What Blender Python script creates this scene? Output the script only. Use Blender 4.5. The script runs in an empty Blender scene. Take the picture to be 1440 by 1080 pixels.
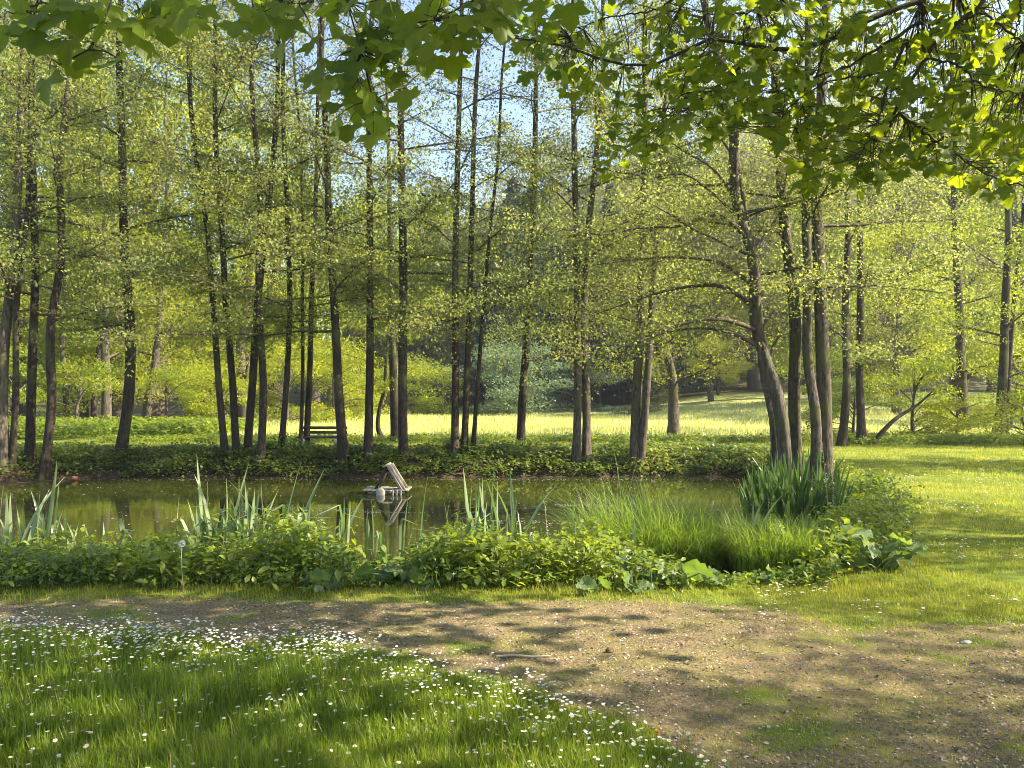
import bpy, math, random
import numpy as np
from mathutils import Vector, Matrix

random.seed(7)
RNG = np.random.default_rng(11)
SC = bpy.context.scene
COL = SC.collection

# ------------------------------------------------------------------ camera, light, exposure
F, CH, HY = 1080.0, 1.6, 555.0          # focal length in photo pixels, eye height, horizon row
cam = bpy.data.cameras.new('camera')
cam.sensor_width = 36.0
cam.lens = 36.0 * F / 1440.0
cam.shift_y = (HY - 540.0) / 1440.0
cam.clip_start = 0.05
cam.clip_end = 2000.0
camo = bpy.data.objects.new('camera', cam)
camo.location = (0, 0, CH)
camo.rotation_euler = (math.radians(90), 0, 0)
COL.objects.link(camo)
SC.camera = camo

SUN_EL = math.radians(38)
SUN_AZ = math.atan2(1.0, -0.12)          # clockwise from +Y
sd = Vector((math.sin(SUN_AZ) * math.cos(SUN_EL), math.cos(SUN_AZ) * math.cos(SUN_EL), math.sin(SUN_EL)))
world = bpy.data.worlds.new('World')
SC.world = world
world.use_nodes = True
wn = world.node_tree
bg = wn.nodes.get('Background') or wn.nodes.new('ShaderNodeBackground')
sky = wn.nodes.new('ShaderNodeTexSky')
sky.sky_type = 'NISHITA'
sky.sun_disc = False
sky.sun_elevation = SUN_EL
sky.sun_rotation = SUN_AZ
sky.dust_density = 1.5
sky.ozone_density = 1.0
wn.links.new(sky.outputs[0], bg.inputs[0])
bg.inputs[1].default_value = 0.10
wo = wn.nodes.get('World Output') or wn.nodes.new('ShaderNodeOutputWorld')
wn.links.new(bg.outputs[0], wo.inputs[0])
sun = bpy.data.lights.new('sun', 'SUN')
sun.energy = 5.0
sun.angle = math.radians(0.5)
sun.color = (1.0, 0.89, 0.70)
suno = bpy.data.objects.new('sun', sun)
suno.rotation_euler = sd.to_track_quat('Z', 'Y').to_euler()
COL.objects.link(suno)
SC.view_settings.view_transform = 'Standard'
SC.view_settings.look = 'None'
SC.view_settings.gamma = 1.0
SC.view_settings.use_curve_mapping = False
SC.view_settings.exposure = 1.95
SC.cycles.filter_width = 1.0
SC.cycles.max_bounces = 7
SC.cycles.diffuse_bounces = 4
SC.cycles.glossy_bounces = 3
SC.cycles.transmission_bounces = 5
SC.cycles.volume_bounces = 0
SC.cycles.caustics_reflective = False
SC.cycles.caustics_refractive = False
SC.cycles.sample_clamp_indirect = 6.0

# ------------------------------------------------------------------ numpy mesh helpers
def smooth(t):
    t = np.clip(t, 0, 1)
    return t * t * (3 - 2 * t)

def nz(x, y, s=1.0, seed=0.0):
    """cheap smooth noise about -1..1"""
    x = np.asarray(x) * s + seed * 3.7
    y = np.asarray(y) * s - seed * 1.9
    return (np.sin(1.7 * x + 1.3 * np.sin(1.1 * y + seed)) + np.sin(2.3 * y + 1.7 * np.sin(0.9 * x + 2.1 * seed))
            + 0.6 * np.sin(3.9 * x - 2.7 * y + 1.2 * np.sin(2.2 * y)) + 0.4 * np.sin(6.1 * y + 5.3 * x)) / 2.6

POND = np.array([(-26, 8.2), (-14, 8.5), (-8, 8.5), (-3, 8.55), (-1, 8.45), (0.2, 8.5), (1.6, 8.7), (2.6, 9.3), (3.4, 10.6), (4.4, 13.2),
                 (5.6, 16.5), (6.1, 18.4), (5.4, 19.2), (0, 19.05), (-6, 18.95), (-10.6, 18.8), (-11.5, 17.6), (-14, 17.0), (-26, 17.2)], float)
WZ = -0.45

def pond_sd(x, y):
    x = np.asarray(x, float); y = np.asarray(y, float)
    best = np.full(np.broadcast(x, y).shape, 1e9)
    ins = np.zeros(best.shape, bool)
    n = len(POND)
    for i in range(n):
        ax, ay = POND[i]; bx, by = POND[(i + 1) % n]
        dx, dy = bx - ax, by - ay
        t = np.clip(((x - ax) * dx + (y - ay) * dy) / (dx * dx + dy * dy), 0, 1)
        best = np.minimum(best, np.hypot(x - ax - t * dx, y - ay - t * dy))
        with np.errstate(divide='ignore', invalid='ignore'):
            c = ((ay > y) != (by > y)) & (x < (bx - ax) * (y - ay) / (by - ay + 1e-12) + ax)
        ins ^= c
    return np.where(ins, -best, best)

def height(x, y):
    x = np.asarray(x, float); y = np.asarray(y, float)
    s = pond_sd(x, y) + 0.12 * nz(x, y, 1.7, 1.0)
    w = np.where(y < 13, 2.3, 0.9)
    z = np.where(s < 0, WZ + np.maximum(s * 0.5, -0.6), WZ * (1 - smooth(s / w)))
    far = smooth((y - 21) / 4)
    z = z + 0.02 * nz(x, y, 0.9, 2.0) * smooth(s / 1.0)
    z = z + smooth((x - 6) / 16) * np.maximum(y - 36, 0) * 0.04
    z = z + smooth((y - 62) / 150) * 56 * (0.25 + 0.75 * smooth((x + 55) / 90)) 
    z = z + 0.3 * nz(x, y, 0.05, 5) * smooth((y - 70) / 30) * 3
    return z

def hz1(x, y):
    return float(height(np.array([x]), np.array([y]))[0])

def at(px, py, D):
    return np.array([(px - 720.0) / F * D, D, CH + (HY - py) / F * D])

def ground_at(px, py):
    """first point of the ground or water that the sight line through this row and column meets"""
    D = np.arange(2.2, 90, 0.02)
    x = (px - 720) / F * D
    z = np.maximum(height(x, D), WZ)
    ray = CH + (HY - py) / F * D
    i = int(np.argmax(z >= ray))
    return np.array([x[i], D[i], max(z[i], ray[i])])

def mesh_np(name, V, faces, v=None, mat_idx=None, uv=None):
    """faces: list of (m,k) int arrays. v: list of per-face float arrays."""
    me = bpy.data.meshes.new(name)
    V = np.ascontiguousarray(V, dtype=np.float32)
    me.vertices.add(len(V)); me.vertices.foreach_set('co', V.ravel())
    faces = [f for f in faces if len(f)]
    loops = np.concatenate([f.ravel() for f in faces]).astype(np.int32)
    tot = np.concatenate([np.full(len(f), f.shape[1]) for f in faces])
    start = np.concatenate([[0], np.cumsum(tot)[:-1]]).astype(np.int32)
    me.loops.add(len(loops)); me.loops.foreach_set('vertex_index', loops)
    me.polygons.add(len(tot)); me.polygons.foreach_set('loop_start', start)
    if mat_idx is not None:
        me.polygons.foreach_set('material_index', np.concatenate(mat_idx).astype(np.int32))
    me.update(calc_edges=True)
    if v is not None:
        a = me.attributes.new('v', 'FLOAT', 'FACE')
        a.data.foreach_set('value', np.concatenate(v).astype(np.float32))
    return me

class Acc:
    def __init__(s):
        s.V = []; s.F3 = []; s.F4 = []; s.v3 = []; s.v4 = []; s.m3 = []; s.m4 = []; s.n = 0
    def add(s, V, F_, v=0.5, m=0):
        V = np.asarray(V, float).reshape(-1, 3)
        F_ = np.asarray(F_, int)
        if np.isscalar(v): v = np.full(len(F_), float(v))
        L = (s.F3, s.v3, s.m3) if F_.shape[1] == 3 else (s.F4, s.v4, s.m4)
        L[0].append(F_ + s.n); L[1].append(v); L[2].append(np.full(len(F_), m))
        s.V.append(V); s.n += len(V)
    def add2(s, V, F3, F4, v=0.5, m=0):
        base = s.n
        s.V.append(np.asarray(V, float)); s.n += len(V)
        for F_, L in ((F3, (s.F3, s.v3, s.m3)), (F4, (s.F4, s.v4, s.m4))):
            if len(F_):
                F_ = np.asarray(F_, int)
                L[0].append(F_ + base); L[1].append(np.full(len(F_), v)); L[2].append(np.full(len(F_), m))
    def mesh(s, name, smooth_=False):
        fs, vs, ms = [], [], []
        if s.F3: fs.append(np.concatenate(s.F3)); vs.append(np.concatenate(s.v3)); ms.append(np.concatenate(s.m3))
        if s.F4: fs.append(np.concatenate(s.F4)); vs.append(np.concatenate(s.v4)); ms.append(np.concatenate(s.m4))
        me = mesh_np(name, np.concatenate(s.V), fs, vs, ms)
        if smooth_:
            me.polygons.foreach_set('use_smooth', np.ones(len(me.polygons), bool)); me.update()
        return me

def link(name, me, mats, parent=None, loc=None, **props):
    o = bpy.data.objects.new(name, me)
    COL.objects.link(o)
    if me is not None and mats is not None and len(me.materials) == 0:
        for m in (mats if isinstance(mats, (list, tuple)) else [mats]):
            me.materials.append(m)
    if parent is not None: o.parent = parent
    if loc is not None: o.location = [float(c) for c in loc]
    for k, val in props.items(): o[k] = val
    return o

def thing(name, label, cat, loc=(0, 0, 0), group=None, me=None, mats=None):
    o = link(name, me, mats, None, loc, label=label, category=cat)
    if group: o['group'] = group
    return o

def rotmats(yaw, pitch, roll):
    """Rz(yaw) @ Rx(pitch) @ Ry(roll) for arrays"""
    cy, sy, cp, sp, cr, sr = np.cos(yaw), np.sin(yaw), np.cos(pitch), np.sin(pitch), np.cos(roll), np.sin(roll)
    n = len(yaw); R = np.empty((n, 3, 3))
    Z = np.zeros((n, 3, 3)); Z[:, 0, 0] = cy; Z[:, 0, 1] = -sy; Z[:, 1, 0] = sy; Z[:, 1, 1] = cy; Z[:, 2, 2] = 1
    X = np.zeros((n, 3, 3)); X[:, 0, 0] = 1; X[:, 1, 1] = cp; X[:, 1, 2] = -sp; X[:, 2, 1] = sp; X[:, 2, 2] = cp
    Y = np.zeros((n, 3, 3)); Y[:, 1, 1] = 1; Y[:, 0, 0] = cr; Y[:, 0, 2] = sr; Y[:, 2, 0] = -sr; Y[:, 2, 2] = cr
    return Z @ X @ Y

def scatter(acc, TV, TF, P, R, S, v=None, m=0):
    """put template TV (k,3) / TF (f,c) at P (n,3) with R (n,3,3) and S (n,) or (n,3)"""
    n = len(P)
    if n == 0: return
    S = np.asarray(S, float)
    if S.ndim == 1: S = S[:, None]
    T = TV[None] * S[:, None, :]
    V = np.einsum('nij,nkj->nki', R, T) + P[:, None, :]
    k = len(TV)
    Fa = (np.asarray(TF)[None] + (np.arange(n) * k)[:, None, None]).reshape(-1, np.asarray(TF).shape[1])
    if v is None: v = RNG.random(n)
    acc.add(V.reshape(-1, 3), Fa, np.repeat(v, len(TF)), m)

def tubes(acc, P, Rd, sides=5, v=0.5, m=0, rough=0.0, cap=False):
    """P (n,m,3) polylines, Rd (n,m) radii"""
    P = np.asarray(P, float); Rd = np.asarray(Rd, float)
    n, k, _ = P.shape
    T = np.gradient(P, axis=1)
    T /= np.linalg.norm(T, axis=2, keepdims=True) + 1e-9
    ref = np.where(np.abs(T[:, :1, 2:3]).mean(axis=1, keepdims=True) > 0.75, np.array([1.0, 0, 0]), np.array([0, 0, 1.0]))
    U = np.cross(T, np.broadcast_to(ref, T.shape)); U /= np.linalg.norm(U, axis=2, keepdims=True) + 1e-9
    W = np.cross(T, U)
    a = np.arange(sides) / sides * 2 * math.pi
    rr = np.ones((n, k, sides)) * Rd[:, :, None]
    if rough: rr = rr * (1 + rough * (RNG.random((n, k, sides)) - 0.5))
    V = P[:, :, None, :] + rr[..., None] * (np.cos(a)[None, None, :, None] * U[:, :, None, :] + np.sin(a)[None, None, :, None] * W[:, :, None, :])
    i = np.arange(k - 1)[:, None]; j = np.arange(sides)[None, :]; jn = (j + 1) % sides
    q = np.stack([i * sides + j, i * sides + jn, (i + 1) * sides + jn, (i + 1) * sides + j], -1).reshape(-1, 4)
    Fa = (q[None] + (np.arange(n) * k * sides)[:, None, None]).reshape(-1, 4)
    vv = v if np.isscalar(v) else np.repeat(v, len(q))
    acc.add(V.reshape(-1, 3), Fa, vv, m)

def resample(pts, n):
    """smooth Catmull-ish resampling of a polyline"""
    pts = np.asarray(pts, float)
    d = np.concatenate([[0], np.cumsum(np.linalg.norm(np.diff(pts, axis=0), axis=1))])
    t = np.linspace(0, d[-1], n)
    if len(pts) < 3:
        return np.stack([np.interp(t, d, pts[:, c]) for c in range(3)], 1)
    m = np.gradient(pts, d, axis=0)
    i = np.clip(np.searchsorted(d, t) - 1, 0, len(pts) - 2)
    h = (d[i + 1] - d[i])[:, None]; u = ((t - d[i]) / (d[i + 1] - d[i]))[:, None]
    return ((2 * u**3 - 3 * u**2 + 1) * pts[i] + (u**3 - 2 * u**2 + u) * h * m[i]
            + (-2 * u**3 + 3 * u**2) * pts[i + 1] + (u**3 - u**2) * h * m[i + 1])

def box(acc, c, s, R=None, v=0.5, m=0, bev=0.12):
    """chamfered box, centre c, full sizes s"""
    c = np.asarray(c, float); h = np.asarray(s, float) / 2
    b = min(h) * bev
    V = []
    for sx in (-1, 1):
        for sy in (-1, 1):
            for sz in (-1, 1):
                V += [(sx * h[0], sy * (h[1] - b), sz * (h[2] - b)), (sx * (h[0] - b), sy * h[1], sz * (h[2] - b)), (sx * (h[0] - b), sy * (h[1] - b), sz * h[2])]
    V = np.array(V)
    # hull of these points
    import bmesh
    bm = bmesh.new()
    vs = [bm.verts.new(p) for p in V]
    bmesh.ops.convex_hull(bm, input=vs)
    bmesh.ops.dissolve_limit(bm, angle_limit=0.01, verts=bm.verts, edges=bm.edges)
    bmesh.ops.triangulate(bm, faces=bm.faces)
    bm.verts.index_update()
    V2 = np.array([p.co[:] for p in bm.verts]); F2 = np.array([[q.index for q in f.verts] for f in bm.faces])
    bm.free()
    if R is not None: V2 = V2 @ np.asarray(R).T
    acc.add(V2 + c, F2, v, m)

# ------------------------------------------------------------------ materials
def new_mat(name):
    m = bpy.data.materials.new(name); m.use_nodes = True
    nt = m.node_tree; nt.nodes.clear()
    out = nt.nodes.new('ShaderNodeOutputMaterial')
    return m, nt, out

def N(nt, typ, **kw):
    n = nt.nodes.new(typ)
    for k, val in kw.items(): setattr(n, k, val)
    return n

def leaf_mat(name, c1, c2, t1, t2, trans=0.5, spec=0.35, rough=0.45, scale=0.0):
    m, nt, out = new_mat(name)
    at_ = N(nt, 'ShaderNodeAttribute', attribute_name='v')
    fac = at_.outputs['Fac']
    if scale:
        geo = N(nt, 'ShaderNodeNewGeometry'); no = N(nt, 'ShaderNodeTexNoise'); no.inputs['Scale'].default_value = scale
        nt.links.new(geo.outputs['Position'], no.inputs['Vector'])
        ad = N(nt, 'ShaderNodeMath', operation='MULTIPLY_ADD'); ad.inputs[1].default_value = 1.6; ad.inputs[2].default_value = -0.8
        nt.links.new(no.outputs['Fac'], ad.inputs[0])
        su = N(nt, 'ShaderNodeMath', operation='ADD', use_clamp=True)
        nt.links.new(fac, su.inputs[0]); nt.links.new(ad.outputs[0], su.inputs[1]); fac = su.outputs[0]
    mx = N(nt, 'ShaderNodeMix', data_type='RGBA'); mx.inputs['A'].default_value = (*c1, 1); mx.inputs['B'].default_value = (*c2, 1)
    mt = N(nt, 'ShaderNodeMix', data_type='RGBA'); mt.inputs['A'].default_value = (*t1, 1); mt.inputs['B'].default_value = (*t2, 1)
    nt.links.new(fac, mx.inputs['Factor']); nt.links.new(fac, mt.inputs['Factor'])
    p = N(nt, 'ShaderNodeBsdfPrincipled'); p.inputs['Roughness'].default_value = rough
    p.inputs['Specular IOR Level'].default_value = spec
    nt.links.new(mx.outputs['Result'], p.inputs['Base Color'])
    tr = N(nt, 'ShaderNodeBsdfTranslucent'); nt.links.new(mt.outputs['Result'], tr.inputs['Color'])
    ms = N(nt, 'ShaderNodeMixShader'); ms.inputs[0].default_value = trans
    nt.links.new(p.outputs[0], ms.inputs[1]); nt.links.new(tr.outputs[0], ms.inputs[2])
    nt.links.new(ms.outputs[0], out.inputs[0])
    return m

def add_veins(mat, src, spacing, width, light):
    """palmate veins: pale thin lines fanning out from the leaf base (src gives leaf-space coordinates)"""
    nt = mat.node_tree
    if src == 'object': vec = N(nt, 'ShaderNodeTexCoord').outputs['Object']
    else: vec = N(nt, 'ShaderNodeAttribute', attribute_name=src).outputs['Vector']
    sp = N(nt, 'ShaderNodeSeparateXYZ'); nt.links.new(vec, sp.inputs[0])
    def mth(op, a, b=None, c=None):
        n = N(nt, 'ShaderNodeMath', operation=op)
        for k, val in enumerate((a, b, c)):
            if val is None: continue
            if isinstance(val, (int, float)): n.inputs[k].default_value = val
            else: nt.links.new(val, n.inputs[k])
        return n.outputs[0]
    ang = mth('ARCTAN2', sp.outputs[0], mth('SUBTRACT', sp.outputs[1], 0.03))
    rad = mth('SQRT', mth('ADD', mth('POWER', sp.outputs[0], 2.0), mth('POWER', sp.outputs[1], 2.0)))
    d = mth('MULTIPLY', mth('PINGPONG', mth('ADD', ang, spacing * 8), spacing / 2), rad)
    f = N(nt, 'ShaderNodeMapRange'); f.inputs[1].default_value = width; f.inputs[2].default_value = width * 0.35
    f.inputs[3].default_value = 0.0; f.inputs[4].default_value = 1.0
    nt.links.new(d, f.inputs[0])
    p = [n for n in nt.nodes if n.type == 'BSDF_PRINCIPLED'][0]
    for node, sock in ((p, 'Base Color'), ([n for n in nt.nodes if n.type == 'BSDF_TRANSLUCENT'][0], 'Color')):
        old = node.inputs[sock].links[0].from_socket
        mx = N(nt, 'ShaderNodeMix', data_type='RGBA'); mx.inputs['B'].default_value = (*light, 1)
        h = mth('MULTIPLY', f.outputs[0], 0.55)
        nt.links.new(h, mx.inputs['Factor']); nt.links.new(old, mx.inputs['A']); nt.links.new(mx.outputs['Result'], node.inputs[sock])
    b = N(nt, 'ShaderNodeBump'); b.inputs['Strength'].default_value = 0.6; b.inputs['Distance'].default_value = 0.01
    nt.links.new(f.outputs[0], b.inputs['Height']); nt.links.new(b.outputs[0], p.inputs['Normal'])

def plain_mat(name, c1, c2, scale=6.0, rough=0.85, bump=0.3, stretch=(1, 1, 1), c3=None, spec=0.3, fine=None):
    m, nt, out = new_mat(name)
    tc = N(nt, 'ShaderNodeTexCoord'); mp = N(nt, 'ShaderNodeMapping'); mp.inputs['Scale'].default_value = stretch
    nt.links.new(tc.outputs['Object'], mp.inputs[0])
    no = N(nt, 'ShaderNodeTexNoise'); no.inputs['Scale'].default_value = scale; no.inputs['Detail'].default_value = 7; no.inputs['Roughness'].default_value = 0.65
    nt.links.new(mp.outputs[0], no.inputs['Vector'])
    cr = N(nt, 'ShaderNodeValToRGB')
    cr.color_ramp.elements[0].position = 0.35; cr.color_ramp.elements[0].color = (*c1, 1)
    cr.color_ramp.elements[1].position = 0.66; cr.color_ramp.elements[1].color = (*c2, 1)
    nt.links.new(no.outputs['Fac'], cr.inputs[0])
    col = cr.outputs[0]
    if c3 is not None:
        n2 = N(nt, 'ShaderNodeTexNoise'); n2.inputs['Scale'].default_value = fine or 1.3; n2.inputs['Detail'].default_value = 5
        nt.links.new(tc.outputs['Object'], n2.inputs['Vector'])
        r2 = N(nt, 'ShaderNodeValToRGB'); r2.color_ramp.elements[0].position = 0.5; r2.color_ramp.elements[1].position = 0.62
        nt.links.new(n2.outputs['Fac'], r2.inputs[0])
        mx = N(nt, 'ShaderNodeMix', data_type='RGBA'); mx.inputs['B'].default_value = (*c3, 1)
        nt.links.new(r2.outputs[0], mx.inputs['Factor']); nt.links.new(col, mx.inputs['A']); col = mx.outputs['Result']
    p = N(nt, 'ShaderNodeBsdfPrincipled'); p.inputs['Roughness'].default_value = rough; p.inputs['Specular IOR Level'].default_value = spec
    nt.links.new(col, p.inputs['Base Color'])
    if bump:
        b = N(nt, 'ShaderNodeBump'); b.inputs['Strength'].default_value = bump; b.inputs['Distance'].default_value = 0.02
        nt.links.new(no.outputs['Fac'], b.inputs['Height']); nt.links.new(b.outputs[0], p.inputs['Normal'])
    nt.links.new(p.outputs[0], out.inputs[0])
    return m

def chip_mat(name, cols, rough=0.9):
    m, nt, out = new_mat(name)
    at_ = N(nt, 'ShaderNodeAttribute', attribute_name='v')
    cr = N(nt, 'ShaderNodeValToRGB'); cr.color_ramp.interpolation = 'CONSTANT'
    els = cr.color_ramp.elements
    els[0].color = (*cols[0], 1); els[1].position = 1.0 / len(cols); els[1].color = (*cols[1], 1)
    for i in range(2, len(cols)):
        e = els.new(i / len(cols)); e.color = (*cols[i], 1)
    nt.links.new(at_.outputs['Fac'], cr.inputs[0])
    p = N(nt, 'ShaderNodeBsdfPrincipled'); p.inputs['Roughness'].default_value = rough
    nt.links.new(cr.outputs[0], p.inputs['Base Color']); nt.links.new(p.outputs[0], out.inputs[0])
    return m

M = {}
M['alder'] = leaf_mat('alder_leaf', (0.095, 0.120, 0.030), (0.21, 0.235, 0.068), (0.30, 0.36, 0.06), (0.56, 0.59, 0.12), 0.45, 0.22, 0.6)
M['alder2'] = leaf_mat('alder_leaf_cool', (0.090, 0.120, 0.042), (0.185, 0.22, 0.085), (0.25, 0.33, 0.07), (0.44, 0.52, 0.14), 0.42, 0.22, 0.6)
M['yellow'] = leaf_mat('spring_leaf_yellow', (0.12, 0.16, 0.012), (0.24, 0.26, 0.018), (0.34, 0.42, 0.015), (0.62, 0.62, 0.03), 0.5, 0.3)
M['lime'] = leaf_mat('spring_leaf_lime', (0.085, 0.125, 0.014), (0.20, 0.23, 0.020), (0.30, 0.41, 0.02), (0.58, 0.62, 0.04), 0.5, 0.3)
M['blue'] = leaf_mat('willow_leaf', (0.10, 0.15, 0.075), (0.18, 0.24, 0.13), (0.16, 0.26, 0.10), (0.28, 0.38, 0.17), 0.35, 0.3)
M['dark'] = leaf_mat('conifer_needles', (0.022, 0.036, 0.022), (0.050, 0.072, 0.042), (0.03, 0.05, 0.02), (0.06, 0.09, 0.04), 0.2, 0.2)
M['wood_far'] = leaf_mat('hillside_leaf', (0.085, 0.095, 0.032), (0.20, 0.20, 0.060), (0.18, 0.20, 0.03), (0.42, 0.41, 0.08), 0.35, 0.3)
M['maple'] = leaf_mat('maple_leaf', (0.042, 0.076, 0.007), (0.10, 0.14, 0.012), (0.22, 0.32, 0.008), (0.48, 0.54, 0.016), 0.5, 0.22, 0.5)
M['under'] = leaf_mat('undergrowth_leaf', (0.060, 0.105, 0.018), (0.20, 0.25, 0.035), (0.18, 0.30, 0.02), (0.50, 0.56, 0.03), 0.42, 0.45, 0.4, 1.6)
M['bank'] = leaf_mat('bank_leaf', (0.050, 0.085, 0.018), (0.17, 0.21, 0.045), (0.14, 0.24, 0.02), (0.42, 0.48, 0.05), 0.4, 0.45, 0.4, 1.2)
M['grass'] = leaf_mat('grass_blade', (0.070, 0.115, 0.012), (0.21, 0.26, 0.026), (0.24, 0.36, 0.010), (0.50, 0.58, 0.03), 0.48, 0.35, 0.4, 1.2)
M['lawn'] = leaf_mat('lawn_blade', (0.15, 0.18, 0.018), (0.33, 0.32, 0.05), (0.32, 0.40, 0.012), (0.62, 0.60, 0.06), 0.45, 0.3, 0.5, 1.0)
M['dry'] = leaf_mat('dry_blade', (0.20, 0.19, 0.05), (0.36, 0.30, 0.12), (0.30, 0.32, 0.04), (0.45, 0.40, 0.12), 0.4, 0.25, 0.6, 1.5)
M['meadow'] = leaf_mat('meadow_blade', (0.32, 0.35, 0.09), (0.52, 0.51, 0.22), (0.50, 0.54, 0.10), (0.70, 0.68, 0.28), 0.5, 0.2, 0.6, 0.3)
M['iris'] = leaf_mat('iris_leaf', (0.12, 0.18, 0.075), (0.28, 0.34, 0.18), (0.12, 0.26, 0.03), (0.25, 0.38, 0.07), 0.32, 0.55, 0.33)
M['irisdark'] = leaf_mat('iris_leaf_dark', (0.040, 0.085, 0.022), (0.12, 0.17, 0.060), (0.10, 0.22, 0.02), (0.22, 0.34, 0.05), 0.35, 0.45, 0.36)
M['sedge'] = leaf_mat('sedge_blade', (0.09, 0.15, 0.025), (0.21, 0.27, 0.055), (0.22, 0.38, 0.02), (0.42, 0.54, 0.05), 0.45, 0.35, 0.4)
M['butter'] = leaf_mat('butterbur_leaf', (0.075, 0.125, 0.040), (0.135, 0.19, 0.075), (0.20, 0.34, 0.02), (0.32, 0.44, 0.04), 0.35, 0.45, 0.45, 9.0)
M['stalk'] = plain_mat('plant_stalk', (0.10, 0.15, 0.04), (0.20, 0.22, 0.08), 9, 0.6, 0)
M['deadstalk'] = plain_mat('dead_stalk', (0.28, 0.22, 0.14), (0.50, 0.43, 0.30), 9, 0.8, 0.1)
M['bark'] = plain_mat('alder_bark', (0.014, 0.011, 0.008), (0.070, 0.052, 0.036), 26, 0.9, 1.0, (1, 1, 0.22), (0.085, 0.088, 0.035), 0.25, 1.1)
M['barklight'] = plain_mat('pale_bark', (0.024, 0.020, 0.016), (0.15, 0.122, 0.092), 24, 0.9, 1.0, (1, 1, 0.22), (0.085, 0.085, 0.035), 0.25, 1.4)
M['twig'] = plain_mat('twig_bark', (0.045, 0.035, 0.026), (0.13, 0.105, 0.08), 12, 0.9, 0.2)
M['maplebark'] = plain_mat('maple_bark', (0.020, 0.016, 0.013), (0.075, 0.060, 0.045), 30, 0.85, 0.8, (1, 1, 1))
M['petal'] = leaf_mat('daisy_petal', (0.74, 0.74, 0.72), (0.84, 0.83, 0.82), (0.6, 0.6, 0.55), (0.7, 0.7, 0.66), 0.3, 0.2, 0.6)
M['yolk'] = plain_mat('daisy_centre', (0.55, 0.36, 0.02), (0.75, 0.50, 0.03), 40, 0.8, 0)
M['clock'] = leaf_mat('seed_down', (0.7, 0.7, 0.66), (0.8, 0.8, 0.77), (0.6, 0.6, 0.55), (0.7, 0.7, 0.66), 0.5, 0.1, 0.8)
M['woodgrey'] = plain_mat('weathered_board', (0.17, 0.145, 0.11), (0.42, 0.37, 0.30), 12, 0.75, 0.4, (1, 1, 0.2))
M['wooddark'] = plain_mat('dark_wet_wood', (0.03, 0.024, 0.018), (0.09, 0.07, 0.05), 10, 0.6, 0.5)
M['benchwood'] = plain_mat('bench_board', (0.045, 0.035, 0.028), (0.11, 0.085, 0.065), 14, 0.7, 0.3, (0.2, 1, 1))
M['concrete'] = plain_mat('concrete', (0.38, 0.37, 0.34), (0.55, 0.53, 0.49), 14, 0.85, 0.3)
M['drum'] = plain_mat('pale_plastic', (0.28, 0.26, 0.20), (0.45, 0.42, 0.34), 9, 0.5, 0.05)
M['clay'] = plain_mat('red_clay', (0.15, 0.05, 0.03), (0.26, 0.10, 0.06), 9, 0.8, 0.3)
M['stone'] = plain_mat('pale_stone', (0.25, 0.22, 0.18), (0.50, 0.46, 0.40), 9, 0.85, 0.6)
M['chips'] = chip_mat('gravel_chips', [(0.28, 0.20, 0.12), (0.11, 0.075, 0.045), (0.36, 0.28, 0.18), (0.05, 0.036, 0.025), (0.21, 0.18, 0.15), (0.46, 0.38, 0.27), (0.17, 0.12, 0.065)])
M['soil'] = plain_mat('root_soil', (0.05, 0.036, 0.024), (0.16, 0.11, 0.07), 7, 0.95, 0.8)

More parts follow.
